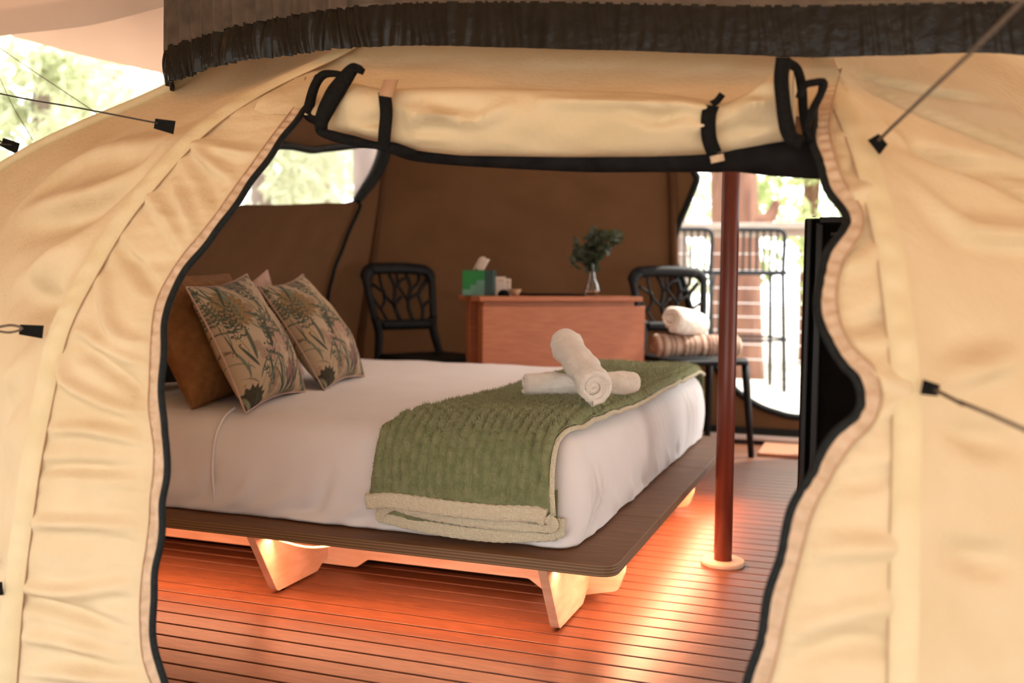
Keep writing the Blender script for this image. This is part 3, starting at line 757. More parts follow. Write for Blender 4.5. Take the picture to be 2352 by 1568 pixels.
# rolled insect screen under the flap
SCR = resample([(-0.90, 1.60, 1.075), (-0.80, 1.59, 1.035), (-0.721, 1.585, 1.017), (-0.473, 1.575, 0.998), (-0.331, 1.57, 0.993), (-0.236, 1.565, 0.990), (-0.203, 1.562, 0.992), (-0.144, 1.56, 0.989), (-0.095, 1.56, 0.985), (-0.070, 1.555, 0.984)], 120)
MB().tube(SCR, np.interp(np.linspace(0, 1, 120), [0, .2, .55, .78, .82, .9, 1], [0.012, 0.016, 0.019, 0.019, 0.020, 0.027, 0.029]), 14, flat=(1.1, 1)).build('screen_roll', 'screen', tent)

# guy tabs (webbing sewn to the sleeves)
def guy_tab(c, dir_, L=0.034, w=0.022):
    c = np.array(c); d = np.array(dir_, float); d /= np.linalg.norm(d)
    s = np.cross(d, [0, 1, 0]); s /= np.linalg.norm(s)
    nrm = np.cross(d, s)
    mb = MB()
    v = []
    for a in (0, L):
        for b in (-w / 2, w / 2):
            for t in (-0.002, 0.002):
                k = 1 if a == 0 else 0.75
                v.append(c + d * a + s * b * k + nrm * t)
    mb.add(v, [(0, 1, 3, 2), (4, 6, 7, 5), (0, 4, 5, 1), (2, 3, 7, 6), (0, 2, 6, 4), (1, 5, 7, 3)])
    mb.build('guy_tab', 'webbing', tent, smooth=False)
guy_tab((-1.186, 1.490, 1.068), (-0.85, -0.25, 0.18), 0.036, 0.024)
guy_tab((-1.312, 1.307, 0.706), (-0.75, -0.6, 0.12), 0.036, 0.022)
guy_tab((-1.338, 1.238, 0.284), (-0.8, -0.55, -0.1), 0.034, 0.022)
guy_tab((-2.10, 2.02, 1.130), (-0.8, -0.1, 0.3), 0.05, 0.03)
guy_tab((-0.004, 1.490, 0.992), (0.45, -0.5, 0.35), 0.018, 0.026)
guy_tab((0.060, 1.290, 0.678), (0.7, -0.4, -0.10), 0.020, 0.018)

# guy ropes: things of their own
def guy_rope(pts, r, label, m='rope', loop=None):
    mb = MB(); mb.tube(resample(pts, 24), r, 6)
    if loop: mb.tube(resample(loop, 30, closed=True), r, 6, closed=True)
    mb.build('guy_rope', m, label=label, cat='rope')
guy_rope([(-1.212, 1.478, 1.075), (-1.5, 1.58, 1.135), (-1.826, 1.710, 1.201), (-3.2, 2.25, 1.5)], 0.0018, 'dark guy rope from the black tab high on the left door sleeve', 'ropeblack')
guy_rope([(-1.360, 1.250, 0.712), (-1.45, 1.16, 0.722), (-2.3, 0.5, 0.75)], 0.0022, 'guy rope from the looped tab halfway up the left sleeve', 'rope',
         [(-1.335, 1.286, 0.712), (-1.346, 1.272, 0.718), (-1.360, 1.252, 0.712), (-1.346, 1.268, 0.706)])
guy_rope([(-2.14, 2.01, 1.143), (-2.17, 2.0, 1.143), (-2.9, 1.9, 1.20)], 0.002, 'short knotted guy rope at the tab on the far left tent edge', 'ropeblack',
         [(-2.14, 2.01, 1.143), (-2.152, 2.0, 1.153), (-2.165, 2.0, 1.145), (-2.152, 2.0, 1.136)])
guy_rope([(0.002, 1.480, 1.000), (0.068, 1.306, 1.043), (0.134, 1.132, 1.087), (0.45, 0.32, 1.32)], 0.0026, 'taupe guy rope rising from the tab on the right door sleeve')
guy_rope([(0.074, 1.280, 0.676), (0.11, 1.19, 0.664), (0.147, 1.109, 0.657), (0.7, -0.1, 0.50)], 0.0024, 'taupe guy rope slanting down from the tab on the right sleeve')
guy_rope([(-3.2, 2.6, 1.83), (-2.494, 2.339, 1.484), (-1.990, 2.186, 1.240)], 0.0012, 'thin cord hanging from the salmon awning to the left tent edge')
guy_rope([(-3.0, 2.6, 1.95), (-2.408, 2.256, 1.373), (-2.074, 2.043, 1.154)], 0.0010, 'faint thin cord crossing below the awning cord at far left')

# awning over the tent
fly = thing('awning', 'salmon canvas awning stretched above the tent', 'awning', (-1.0, 3.0, 1.48))
EA = resample([(-4.2, 2.05, 1.42), (-2.959, 2.278, 1.483), (-2.612, 2.352, 1.512), (-2.495, 2.341, 1.516), (-2.212, 2.391, 1.538), (-1.985, 2.432, 1.582), (-1.93, 2.45, 1.60)], 80)
TOPA = np.stack([np.linspace(-3.4, -1.5, 80), np.linspace(0.2, 0.8, 80), np.linspace(2.25, 2.42, 80)], 1)
q = np.linspace(0, 1, 30)
P = EA[None] * (1 - q)[:, None, None] + TOPA[None] * q[:, None, None]
P[..., 2] += 0.05 * np.sin(np.pi * q)[:, None] + 0.006 * vnoise(P, 4, 5)
MB().grid(P).build('awning_panel', 'fly', fly)
EB = resample([(-4.4, 2.6, 1.70), (-3.084, 2.779, 1.672), (-2.935, 2.830, 1.657), (-2.808, 3.034, 1.626), (-2.648, 3.356, 1.603), (-2.508, 3.725, 1.586), (-2.3, 4.5, 1.56)], 80)
TB = resample([(-4.2, 1.98, 1.48), (-2.95, 2.19, 1.54), (-2.5, 2.26, 1.575), (-2.2, 2.31, 1.60), (-2.0, 2.36, 1.64), (-2.03, 2.85, 1.95), (-2.05, 3.6, 2.25)], 80)
P = EB[None] * (1 - q)[:, None, None] + TB[None] * q[:, None, None]
P[..., 2] += 0.03 * np.sin(np.pi * q)[:, None] + 0.02 * vnoise(P, 3, 8) * np.sin(np.pi * q)[:, None]
MB().grid(P).build('awning_panel', 'fly', fly)
def fly_z(x, y):
    kx = 0.06 + (0.16 if x > 0 else 0.12) * min(1, max(0, (3.0 - y) / 0.8))
    return max(0.80, 2.66 - kx * (x + 0.3) ** 2 - (0.062 if y < 3 else 0.04) * (y - 3) ** 2)
for ya, yb, mm in ((-1.3, 2.2, 'fly_shade'), (2.19, 5.0, 'fly')):  # added unseen overhead sheets, reach and droop set to shade the front canvas
    P = np.array([[(x, y, fly_z(x, y)) for y in np.linspace(ya, yb, 20)] for x in np.linspace(-3.4, 3.2, 30)])
    MB().grid(P).build('awning_panel', mm, fly)

# ================================================================== BED
bed = thing('platform_bed', 'low plywood platform bed on angled fin legs with dark top', 'bed', (-1.5, 2.9, 0))
X0, X1, ZP = -2.52, -0.493, 0.20
def rounded(pts, rads, n=6):
    out = []
    m = len(pts)
    for i in range(m):
        p = np.array(pts[i], float); a = np.array(pts[i - 1], float); b = np.array(pts[(i + 1) % m], float); r = rads[i]
        if r <= 0: out.append(tuple(p)); continue
        u = (a - p) / np.linalg.norm(a - p); v = (b - p) / np.linalg.norm(b - p)
        half = math.acos(np.clip(u @ v, -1, 1)) / 2
        d = min(r / math.tan(half), np.linalg.norm(a - p) * .49, np.linalg.norm(b - p) * .49)
        p0, p1 = p + u * d, p + v * d
        for t in np.linspace(0, 1, n):
            out.append(tuple((1 - t) ** 2 * p0 + 2 * t * (1 - t) * p + t * t * p1))
    return out
ys = [2.018, 2.4865, 3.22, 3.92]
for i in range(3):
    a, b = ys[i] + (0.0012 if i else 0), ys[i + 1] - (0.0012 if i < 2 else 0)
    rads = [0.045 if i == 0 else 0.002, 0.045 if i == 0 else 0.002, 0.045 if i == 2 else 0.002, 0.045 if i == 2 else 0.002]
    poly = rounded([(X0, a), (X1, a), (X1, b), (X0, b)], rads, 8)
    mb = MB(); mb.prism(poly, lambda u, v, t: (u, v, t), ZP - 0.025, ZP, 0, 1)
    mb.build('platform_panel', ['ply_top', 'ply_edge'], bed, smooth=False, bevel=0.0015)
fin_half = rounded([(2.035, .1745), (2.140, .006), (2.335, .0055), (2.375, .030), (2.97, .036)], [0, .022, .02, .02, 0], 6)
fin = fin_half + [(5.94 - u, v) for u, v in fin_half[::-1][1:]]
for x in (-0.66, -1.41, -2.16):
    mb = MB(); mb.prism(fin, lambda u, v, t: (t, u, v), x - 0.011, x + 0.011)
    leg = mb.build('leg', 'ply_leg', bed, smooth=False, bevel=0.0012, label='pale plywood fin leg')
    for yy in (2.175, 5.94 - 2.175):
        ft = MB(); ft.lathe([(0.0, 0.0), (.009, 0.0), (.009, .007), (0, .007)], (x, yy, 0.0), 12)
        ft.build('foot_pad', 'black', leg, smooth=False)
for y in (2.40, 3.42):
    b = [(-2.34, .1745), (-2.34, .05)]
    for x in (-2.16, -1.41, -0.66):
        b += [(x - .20, .036), (x - .15, .036), (x - .115, .013), (x, .011), (x + (.085 if x > -1 else .10), .011 if x < -1 else .03)]
        if x < -1: b += [(x + .135, .036)]
    b += [(-0.56, .075), (-0.553, .1745)]
    mb = MB(); mb.prism(rounded(b, [0, .03] + [.02] * (len(b) - 4) + [.04, 0], 4), lambda u, v, t: (u, t, v), y - 0.011, y + 0.011)
    mb.build('stretcher', 'ply_leg', bed, smooth=False, bevel=0.001)

# rope light under the platform
led = thing('rope_light', 'glowing orange rope light drooping under the platform bed', 'light', (-1.41, 2.10, 0.168))
pth = [(-2.3, 2.115, .168), (-1.75, 2.115, .168), (-1.45, 2.115, .166), (-1.39, 2.115, .150), (-1.33, 2.115, .139), (-1.28, 2.115, .138), (-1.23, 2.115, .148), (-1.17, 2.115, .165), (-0.9, 2.115, .168), (-0.62, 2.13, .168), (-0.57, 2.18, .168), (-0.56, 2.5, .168), (-0.56, 3.3, .168), (-0.58, 3.68, .168), (-0.7, 3.71, .168), (-2.3, 3.71, .168)]
MB().tube(resample(pth, 200), 0.0028, 8).build('light_tube', 'led', led)
def strip_lamp(loc, sx, sy, e, rot=(0, 0, 0)):
    d = bpy.data.lights.new('rope_glow', 'AREA'); d.shape = 'RECTANGLE'; d.size = sx; d.size_y = sy
    d.energy = e; d.color = (1.0, 0.39, 0.20)
    o = bpy.data.objects.new('rope_glow', d); COL.objects.link(o); o.parent = led
    o.location = Vector(loc) - led.location; o.rotation_euler = rot
LED = 2.7
strip_lamp((-1.45, 2.10, 0.160), 1.7, 0.02, 3.2 * LED)
strip_lamp((-0.518, 2.9, 0.160), 0.02, 1.5, 3.9 * LED)
strip_lamp((-1.45, 3.72, 0.160), 1.7, 0.02, 4.0 * LED)

# ------------------------------------------------------------------ mattress with fitted sheet
def rrect(x0, x1, y0, y1, r, n):
    r = max(0.0005, min(r, (x1 - x0) / 2, (y1 - y0) / 2))
    cs = [(x1 - r, y0 + r, -90), (x1 - r, y1 - r, 0), (x0 + r, y1 - r, 90), (x0 + r, y0 + r, 180)]
    P = []
    for i, (cx, cy, a) in enumerate(cs):
        for t in np.linspace(0, 90, 14):
            an = math.radians(a + t); P.append((cx + r * math.cos(an), cy + r * math.sin(an)))
        nx = cs[(i + 1) % 4]; an = math.radians(a + 90)
        p0 = np.array((cx + r * math.cos(an), cy + r * math.sin(an))); p1 = np.array((nx[0] + r * math.cos(an), nx[1] + r * math.sin(an)))
        for t in np.linspace(0, 1, n, endpoint=False)[1:]: P.append(tuple(p0 + (p1 - p0) * t))
    return np.array(P)
prof = [(.035, .2), (.014, .203), (.006, .210), (.002, .222), (-.002, .245), (-.005, .275), (-.007, .305), (-.006, .335), (-.003, .362), (.002, .388), (.009, .41), (.019, .429), (.032, .443), (.05, .4535), (.075, .460), (.11, .4635), (.16, .465), (.24, .466), (.34, .4665), (.45, .467), (.58, .467), (.72, .467), (.815, .467)]
prof = np.array(prof); tt = np.linspace(0, len(prof) - 1, 66)
prof = np.stack([np.interp(tt, np.arange(len(prof)), prof[:, 0]), np.interp(tt, np.arange(len(prof)), prof[:, 1])], 1)
MX0, MX1, MY0, MY1 = -2.46, -0.597, 2.10, 3.86
P = []
for ins, z in prof:
    q = rrect(MX0 + ins, MX1 - ins, MY0 + ins, MY1 - ins, 0.05 - ins * .4, 150)
    P.append(np.concatenate([q, np.full((len(q), 1), z)], 1))
P = np.array(P)
cx, cy = -0.60, 2.11
fl = [[(-.592, 2.155 + .016 * k, .43 - .006 * k), (-.590, 2.150 + .020 * k, .34), (-.594, 2.140 + .012 * k, .215)] for k in range(7)]
fl += [[(-.600 - .01 * k, 2.095, .26), (-.605 - .03 * k, 2.095, .23), (-.62 - .05 * k, 2.10, .204)] for k in range(4)]
h = hat(P, fl, 0.013, 0.010) 
fl2 = [[(-1.0 - .11 * k, 2.095, .29 + .02 * (k % 3)), (-1.04 - .11 * k, 2.095, .25), (-1.12 - .11 * k, 2.10, .206)] for k in range(7)]
fl2 += [[(-.592, 3.45 + .05 * k, .42), (-.590, 3.46 + .05 * k, .3), (-.595, 3.42 + .05 * k, .21)] for k in range(5)]
fl2 += [[(-.592, 2.4 + .17 * k, .27), (-.592, 2.44 + .17 * k, .23), (-.598, 2.48 + .17 * k, .205)] for k in range(6)]
h += hat(P, fl2, 0.011, 0.022)
h += 0.004 * vnoise(P * np.array([1, 1, 1.5]), 7, 21) + 0.0015 * vnoise(P * np.array([1, 3, 1]), 20, 22)
c0 = np.array([(MX0 + MX1) / 2, (MY0 + MY1) / 2, .33])
dirv = np.zeros_like(P)
side = P[..., 2] < .452
dx = np.minimum(P[..., 0] - MX0, MX1 - P[..., 0]); dy = np.minimum(P[..., 1] - MY0, MY1 - P[..., 1])
dirv[..., 0] = np.where(side & (dx < dy), np.where(P[..., 0] > c0[0], 1, -1), 0)
dirv[..., 1] = np.where(side & (dx >= dy), np.where(P[..., 1] > c0[1], 1, -1), 0)
dirv[..., 2] = np.where(side, 0, 1)
low = np.clip((P[..., 2] - .2) / .03, 0, 1)
P = P + dirv * (h * low)[..., None]
ragged = 0.010 * np.clip(vnoise(P[0] * np.array([1, 1, 0]), 9, 31), 0, 1)
rg = 0.5 + vnoise(P * np.array([1, 1, 0.2]), 8, 41) + 0.5 * vnoise(P * np.array([1, 1, .2]), 25, 42)
wl = np.clip(1 - np.abs(P[..., 2] - .208) / .022, 0, 1)
P = P + dirv * (np.where(np.abs(dirv[..., 0]) > .5, 0.005, 0.013) * np.clip(rg, 0, 2) * wl)[..., None]
mb = MB(); mb.grid(P, closed=True)
k = (len(P) - 1) * P.shape[1]
mb.f.append(tuple(k + j for j in range(P.shape[1]))); mb.mi.append(0)
mattress = thing('mattress', 'mattress in a tucked pale fitted sheet on the plywood platform', 'mattress', (-1.5, 2.9, 0.2))
mb.build('fitted_sheet', 'sheet', mattress)
seam = [(-1.545, 2.17, .4665), (-1.545, 2.125, .446), (-1.552, 2.098, .40), (-1.556, 2.090, .33), (-1.556, 2.094, .26), (-1.556, 2.104, .207)]
MB().tube(resample(seam, 50), 0.0035, 8).build('seam', 'sheet', mattress)

# ------------------------------------------------------------------ green throw folded across the foot
throw = thing('throw_blanket', 'sage green fleece throw with cream hem draped across the bed foot', 'blanket', (-0.83, 2.9, 0.46))
PR_ = np.array([(2.050, .296), (2.053, .34), (2.060, .385), (2.075, .422), (2.098, .450), (2.135, .468), (2.19, .478), (2.30, .482), (2.6, .482), (3.2, .482), (3.7, .480), (3.81, .474), (3.855, .455), (3.885, .42), (3.90, .36), (3.905, .28)])
nt_, ns_ = 520, 120
pr = resample(PR_, nt_)
lenp = np.concatenate([[0], np.cumsum(np.hypot(*np.diff(pr, axis=0).T))])
xl = np.interp(lenp, [0, .16, .26, .45, 1.0, 1.9, 2.3], [-1.090, -1.082, -1.035, -1.005, -0.985, -1.03, -1.05])
xr = np.interp(lenp, [0, .10, .17, .26, .40, .6, 1.9, 2.3], [-0.648, -0.652, -0.652, -0.636, -0.618, -0.608, -0.603, -0.61])
xr = xr + 0.004 * vnoise(np.stack([lenp * 9, lenp * 0, lenp * 0], 1), 1.0, 4)
xl = xl + 0.010 * vnoise(np.stack([lenp * 6, lenp * 0 + 3, lenp * 0], 1), 1.0, 5)
s = np.linspace(0, 1, ns_)
P = np.zeros((nt_, ns_, 3))
P[..., 0] = xl[:, None] * (1 - s) + xr[:, None] * s
P[..., 1] = pr[:, 0][:, None]; P[..., 2] = pr[:, 1][:, None]
Tn = np.gradient(pr, axis=0); Tn /= np.linalg.norm(Tn, axis=1)[:, None]
Nv = np.stack([np.zeros(nt_), -Tn[:, 1], Tn[:, 0]], 1)
u = P[..., 0] / 0.0225 + 0.15 * vnoise(P, 14, 2); v = lenp[:, None] / 0.044 + 0.15 * vnoise(P, 12, 6)
cu = np.floor(u); v2 = v + 0.5 * (cu % 2)
fu, fv = u - cu, v2 - np.floor(v2)
bump = (np.clip(np.sin(np.pi * fu), 0, 1) ** 0.75) * (np.clip(np.sin(np.pi * fv), 0, 1) ** 0.25)
edge = np.clip(np.minimum(s, 1 - s) / 0.03, 0, 1)
topm = np.clip((lenp - .16) / .12, 0, 1)
bump = np.clip(bump * 1.35 - .12, 0, 1)
h = (0.0115 + 0.0035 * topm[:, None]) * bump * (0.4 + 0.6 * edge)[None, :]
h += 0.005 * vnoise(P, 8, 11) + 0.003 * vnoise(P, 25, 12)
h -= 0.008 * ((s[None, :] - 0.0) < 0.012) 
h -= 0.012 * np.clip((s - 0.9) / 0.1, 0, 1)[None, :] * topm[:, None]
cre = hat(P, [[(-.700, 2.10, .455), (-.690, 2.065, .42), (-.668, 2.052, .36), (-.660, 2.05, .31)]], 0.012, 0.012)
h -= cre
h *= np.clip(lenp / 0.03, 0.12, 1)[:, None]
P += Nv[:, None, :] * h[..., None]
back = P - Nv[:, None, :] * (h[..., None] + 0.010)
mb = MB(); mb.grid(P)
mb.build('throw_fabric', 'throw', throw, solid=0.004)
# pile tufts
M_ = 150000
ii = rng.random(M_) * (nt_ - 2); jj = rng.random(M_) * (ns_ - 2)
i0, j0 = ii.astype(int), jj.astype(int)
a_, b_ = (ii - i0)[:, None], (jj - j0)[:, None]
base = P[i0, j0] * (1 - a_) * (1 - b_) + P[i0 + 1, j0] * a_ * (1 - b_) + P[i0, j0 + 1] * (1 - a_) * b_ + P[i0 + 1, j0 + 1] * a_ * b_
vis = (lenp[i0] < 2.1) & (lenp[i0] > 0.012) & (bump[i0, j0] > 0.35 + 0.3 * rng.random(M_))
base = base[vis]; i0 = i0[vis]
nrm = Nv[i0]
tip = base + nrm * (0.0035 + 0.0055 * rng.random((len(base), 1))) + rng.normal(0, 0.0028, (len(base), 3))
sd_ = rng.normal(0, 1, (len(base), 3)); sd_ /= np.linalg.norm(sd_, axis=1)[:, None]
V = np.stack([base - sd_ * 0.0010, base + sd_ * 0.0010, tip], 1).reshape(-1, 3)
def tri_mesh(name, V, m, parent, kind='stuff', label=None, per=3):
    base = np.array(wloc(parent))
    me = bpy.data.meshes.new(name); n = len(V)
    me.vertices.add(n); me.vertices.foreach_set('co', (V - base).astype(np.float32).ravel())
    me.loops.add(n); me.loops.foreach_set('vertex_index', np.arange(n, dtype=np.int32))
    me.polygons.add(n // per)
    me.polygons.foreach_set('loop_start', np.arange(0, n, per, dtype=np.int32))
    me.polygons.foreach_set('loop_total', np.full(n // per, per, dtype=np.int32))
    me.materials.append(MAT[m]); me.update(calc_edges=True); me.validate()
    o = bpy.data.objects.new(name, me); COL.objects.link(o); o.parent = parent
    return tag(o, label, kind=kind)
tri_mesh('pile', V, 'pile', throw)
# under layers of the folded throw
for yo, zb_, zt_, xa, xb in ((2.068, .245, .36, -1.075, -.655), (2.082, .235, .34, -1.07, -.640)):
    q = np.array([[(x, yo + 0.003 * math.sin(x * 40), z) for z in np.linspace(zb_, zt_, 8)] for x in np.linspace(xa, xb, 60)])
    MB().grid(q).build('throw_fabric', 'throw', throw, solid=0.006)
# cream hem: three stacked folds that turn back on themselves
def hem_band(pts, w, t=0.013, n=150, name='cream_hem'):
    C = resample(pts, n)
    Tn = np.gradient(C, axis=0); Tn /= np.linalg.norm(Tn, axis=1)[:, None]
    ww = np.full(n, w) if np.isscalar(w) else np.interp(np.linspace(0, 1, n), np.linspace(0, 1, len(w)), w)
    an = np.linspace(0, 2 * np.pi, 24, endpoint=False)
    R_ = []
    for i in range(n):
        side = np.cross(Tn[i], np.array([0, 1.0, 0])); side /= np.linalg.norm(side) + 1e-9
        c_, s_ = np.cos(an), np.sin(an)
        nz = 1 + 0.05 * np.sin(i * 0.9 + 4 * an)
        R_.append(C[i] + side * (np.sign(c_) * np.abs(c_) ** .5 * ww[i] / 2 * nz)[:, None] + np.array([0, 1.0, 0]) * (np.sign(s_) * np.abs(s_) ** .7 * t / 2 * nz)[:, None])
    mb = MB(); mb.grid(np.array(R_), closed=True)
    mb.f.append(tuple(range(24))); mb.mi.append(0); mb.f.append(tuple((n - 1) * 24 + j for j in range(24))); mb.mi.append(0)
    mb.build(name, 'cream', throw, label='cream waffle-weave hem')
hem_band([(-1.094, 2.045, .284), (-1.02, 2.043, .292), (-.90, 2.043, .287), (-.78, 2.043, .286), (-.685, 2.044, .291), (-.655, 2.047, .285)], 0.037)
hem_band([(-.655, 2.049, .285), (-.642, 2.054, .272), (-.650, 2.058, .260), (-.70, 2.060, .257), (-.80, 2.06, .258), (-.90, 2.06, .262), (-.98, 2.06, .268), (-1.03, 2.06, .274)], [.026, .020, .026, .029, .030, .029, .026, .018])
hem_band([(-1.030, 2.060, .274), (-1.058, 2.061, .262), (-1.068, 2.062, .246), (-1.06, 2.064, .240)], [.016, .022, .026, .020])
hem_band([(-1.066, 2.068, .243), (-.98, 2.068, .234), (-.88, 2.068, .228), (-.78, 2.068, .228), (-.70, 2.070, .236), (-.640, 2.072, .244)], [.024, .030, .031, .031, .031, .030])
hem_band([(-.648, 2.074, .256), (-.628, 2.076, .258), (-.622, 2.076, .258)], [.04, .046, .040], n=20)
# cream edge running along the foot side
ed = np.stack([xr[:470:6] + 0.006, P[:470:6, -1, 1], P[:470:6, -1, 2] - 0.006], 1)
MB().tube(ed, 0.0062, 8).build('cream_edge', 'cream', throw, label='cream woven side edge')

# ------------------------------------------------------------------ pillows
def set_print(o, cols):
    me = o.data
    at = me.color_attributes.new('print', 'FLOAT_COLOR', 'POINT')
    at.data.foreach_set('color', np.concatenate([cols, np.ones((len(cols), 1))], 1).astype(np.float32).ravel())

def floral(U, V, seed, flip=False):
    """printed botanical pattern: leaves, grasses, blossoms on a blush-cream ground"""
    r = np.random.default_rng(seed)
    col = np.empty(U.shape + (3,)); col[:] = (0.40, 0.285, 0.185)
    col += 0.05 * vnoise(np.stack([U, V, U * 0], -1), 5, seed)[..., None] + 0.03 * vnoise(np.stack([U, V, U * 0], -1), 19, seed)[..., None]
    def put(mk, c):
        mk = np.clip(mk, 0, 1)[..., None]
        col[:] = col * (1 - mk) + np.array(c) * mk
    def leaf(x, y, a, L, w, c, bend=0.0):
        dx, dy = U - x, V - y
        p = dx * math.cos(a) + dy * math.sin(a); q = -dx * math.sin(a) + dy * math.cos(a)
        q = q - bend * (p / L) ** 2 * L
        t = p / L
        prof = w * np.sqrt(np.clip(4 * t * (1 - t), 0, 1)) * (1.15 - .5 * t)
        put((prof - np.abs(q)) / 0.004 * ((t > 0) & (t < 1)) * 0.85, c)
        put((0.0016 - np.abs(q)) / 0.001 * ((t > 0.03) & (t < .97)) * 0.5, np.array(c) * 0.6)
    def stem(x, y, a, L, c, bend=0.0, w=0.003):
        dx, dy = U - x, V - y
        p = dx * math.cos(a) + dy * math.sin(a); q = -dx * math.sin(a) + dy * math.cos(a) - bend * (p / L) ** 2 * L
        put((w - np.abs(q)) / 0.002 * ((p > 0) & (p < L)) * .9, c)
    def flower(x, y, R, c, n=5, cc=(0.16, .08, .06)):
        dx, dy = U - x, V - y
        rr = np.hypot(dx, dy); th = np.arctan2(dy, dx)
        e = R * (0.62 + 0.38 * np.abs(np.cos(th * n / 2)))
        put((e - rr) / 0.008 * .85, c)
        put((0.0022 - np.abs(np.sin(th * n)) * rr * .3) / .001 * (rr < e * .8) * (rr > .2 * R) * .25, np.array(c) * .6)
        put((R * .16 - rr) / 0.006, cc)
    def mum(x, y, R, c):
        dx, dy = U - x, V - y
        rr = np.hypot(dx, dy); th = np.arctan2(dy, dx)
        e = R * (0.9 + 0.1 * np.cos(th * 17))
        put((e - rr) / 0.01 * .75, c)
        put(np.clip(np.cos(th * 17 + rr * 30) * np.cos(rr * 60) - .1, 0, 1) * (rr < e) * .7, np.array(c) * .45)
    G1, G2, G3, G4 = (.10, .105, .07), (.14, .145, .10), (.06, .066, .045), (.19, .18, .115)
    mum(.20, .74, .19, (.25, .155, .07)); mum(.86, .18, .10, (.23, .15, .09)); mum(.06, .02, .14, (.05, .042, .026)); mum(.55, .95, .10, (.24, .16, .11))
    for k in range(30): mum(r.random(), r.random(), r.uniform(.03, .06), [(.28, .18, .12), (.2, .15, .09), (.31, .2, .14)][k % 3])
    flower(.44, .46, .15, (.38, .235, .165)); flower(.58, .34, .12, (.39, .24, .17)); flower(.34, .30, .09, (.36, .22, .16)); flower(.9, .62, .08, (.36, .24, .16))
    flower(.60, .12, .12, (.24, .13, .11), 6); flower(.30, .12, .09, (.26, .16, .1), 7); flower(.75, .80, .09, (.42, .30, .2)); flower(.08, .45, .07, (.42, .30, .18))
    for k in range(95):
        x, y = r.random(), r.random() * 1.1 - .15; a = r.normal(1.75, .5)
        leaf(x, y, a, r.uniform(.12, .36), r.uniform(.006, .022), [G1, G2, G3, G4][r.integers(4)], r.normal(0, .25))
    for k in range(34):
        x, y = r.random(), r.random() * .8; a = r.normal(1.6, .35); L = r.uniform(.2, .4); b = r.normal(0, .2)
        stem(x, y, a, L, G3, b)
        for t in np.linspace(.35, 1, 5):
            for sg in (-1, 1):
                px, py = x + L * t * math.cos(a), y + L * t * math.sin(a)
                leaf(px, py, a + sg * .8, .045, .010, [G1, G3][k % 2])
    for k in range(40):
        x, y = r.random(), r.random(); rr = np.hypot(U - x, V - y)
        put((r.uniform(.006, .013) - rr) / .003, [(.19, .11, .07), G3, (.3, .18, .11)][k % 3])
    return np.clip(col, 0.01, 1)

def pillow(name, corners, thick, m, label, cat='pillow', seed=None, n=200, pinch=0.045, lump=0.008, group=None):
    c00, c10, c01, c11 = [np.array(c, float) for c in corners]
    u = np.linspace(0, 1, n); Ug, Vg = np.meshgrid(u, u, indexing='ij')
    # edges pull in between the corners
    su = Ug + pinch * np.sin(np.pi * Vg) * (1 - 2 * Ug); sv = Vg + pinch * np.sin(np.pi * Ug) * (1 - 2 * Vg)
    su, sv = su[..., None], sv[..., None]
    B = c00 * (1 - su) * (1 - sv) + c10 * su * (1 - sv) + c01 * (1 - su) * sv + c11 * su * sv
    nrm = np.cross(c10 - c00, c01 - c00); nrm /= np.linalg.norm(nrm)
    if nrm[0] < 0: nrm = -nrm
    e = (np.clip(np.sin(np.pi * Ug) * np.sin(np.pi * Vg), 0, 1)) ** 0.48
    lum = lump * vnoise(B, 11, seed or 1) * e + 0.4 * lump * vnoise(B, 30, 5) * np.clip(1 - e, 0, 1) * np.sin(np.pi * Ug) 
    sag = np.array([0, 0, -1.0]) * (0.02 * e)[..., None]
    Fp = B + nrm * (thick * e * (1.22 - .45 * Vg) + lum)[..., None] + sag * 0
    Bp = B - nrm * (thick * 0.8 * e - lum)[..., None]
    mb = MB(); mb.grid(Fp); mb.grid(Bp, flip=True)
    root = thing(name, label, cat, tuple((c00 + c10) / 2), group)
    o = mb.build('pillow_cover', m, root)
    if m == 'print':
        c = floral(Ug * 1.0, Vg, seed).reshape(-1, 3)
        set_print(o, np.concatenate([c, c]))
    rim = np.concatenate([B[:, 0], B[-1, 1:], B[::-1, -1][1:], B[0, ::-1][1:-1]])
    MB().tube(rim[::2], 0.0028, 6, closed=True).build('piping', 'blush' if m == 'print' else m, root)
    return root
pillow('pillow', [(-1.475, 2.115, .462), (-1.565, 2.545, .468), (-1.660, 2.125, .775), (-1.795, 2.585, .812)], 0.082, 'print', 'floral botanical print pillow leaning in front of the rust pillow', seed=5)
pillow('pillow', [(-1.535, 2.60, .468), (-1.635, 3.04, .468), (-1.785, 2.63, .775), (-1.905, 3.08, .815)], 0.082, 'print', 'floral botanical print pillow farther along the bed, nearer the chair', seed=5)
pillow('pillow', [(-1.640, 2.120, .462), (-1.74, 2.62, .468), (-1.79, 2.10, .808), (-1.87, 2.60, .812)], 0.11, 'rust', 'plain rust-brown velvet pillow half hidden by the doorway edge', pinch=0.02, seed=3)
pillow('pillow', [(-1.78, 2.56, .468), (-1.85, 3.00, .468), (-1.93, 2.52, .70), (-1.955, 2.935, .828)], 0.05, 'blush', 'blush pink pillow with one corner poking up behind the floral pillows', seed=4)
pillow('pillow', [(-1.93, 2.12, .475), (-2.0, 2.6, .475), (-2.06, 2.12, .79), (-2.12, 2.6, .80)], 0.07, 'teal', 'dark grey-green pillow at the head of the bed behind the rust one', seed=6)

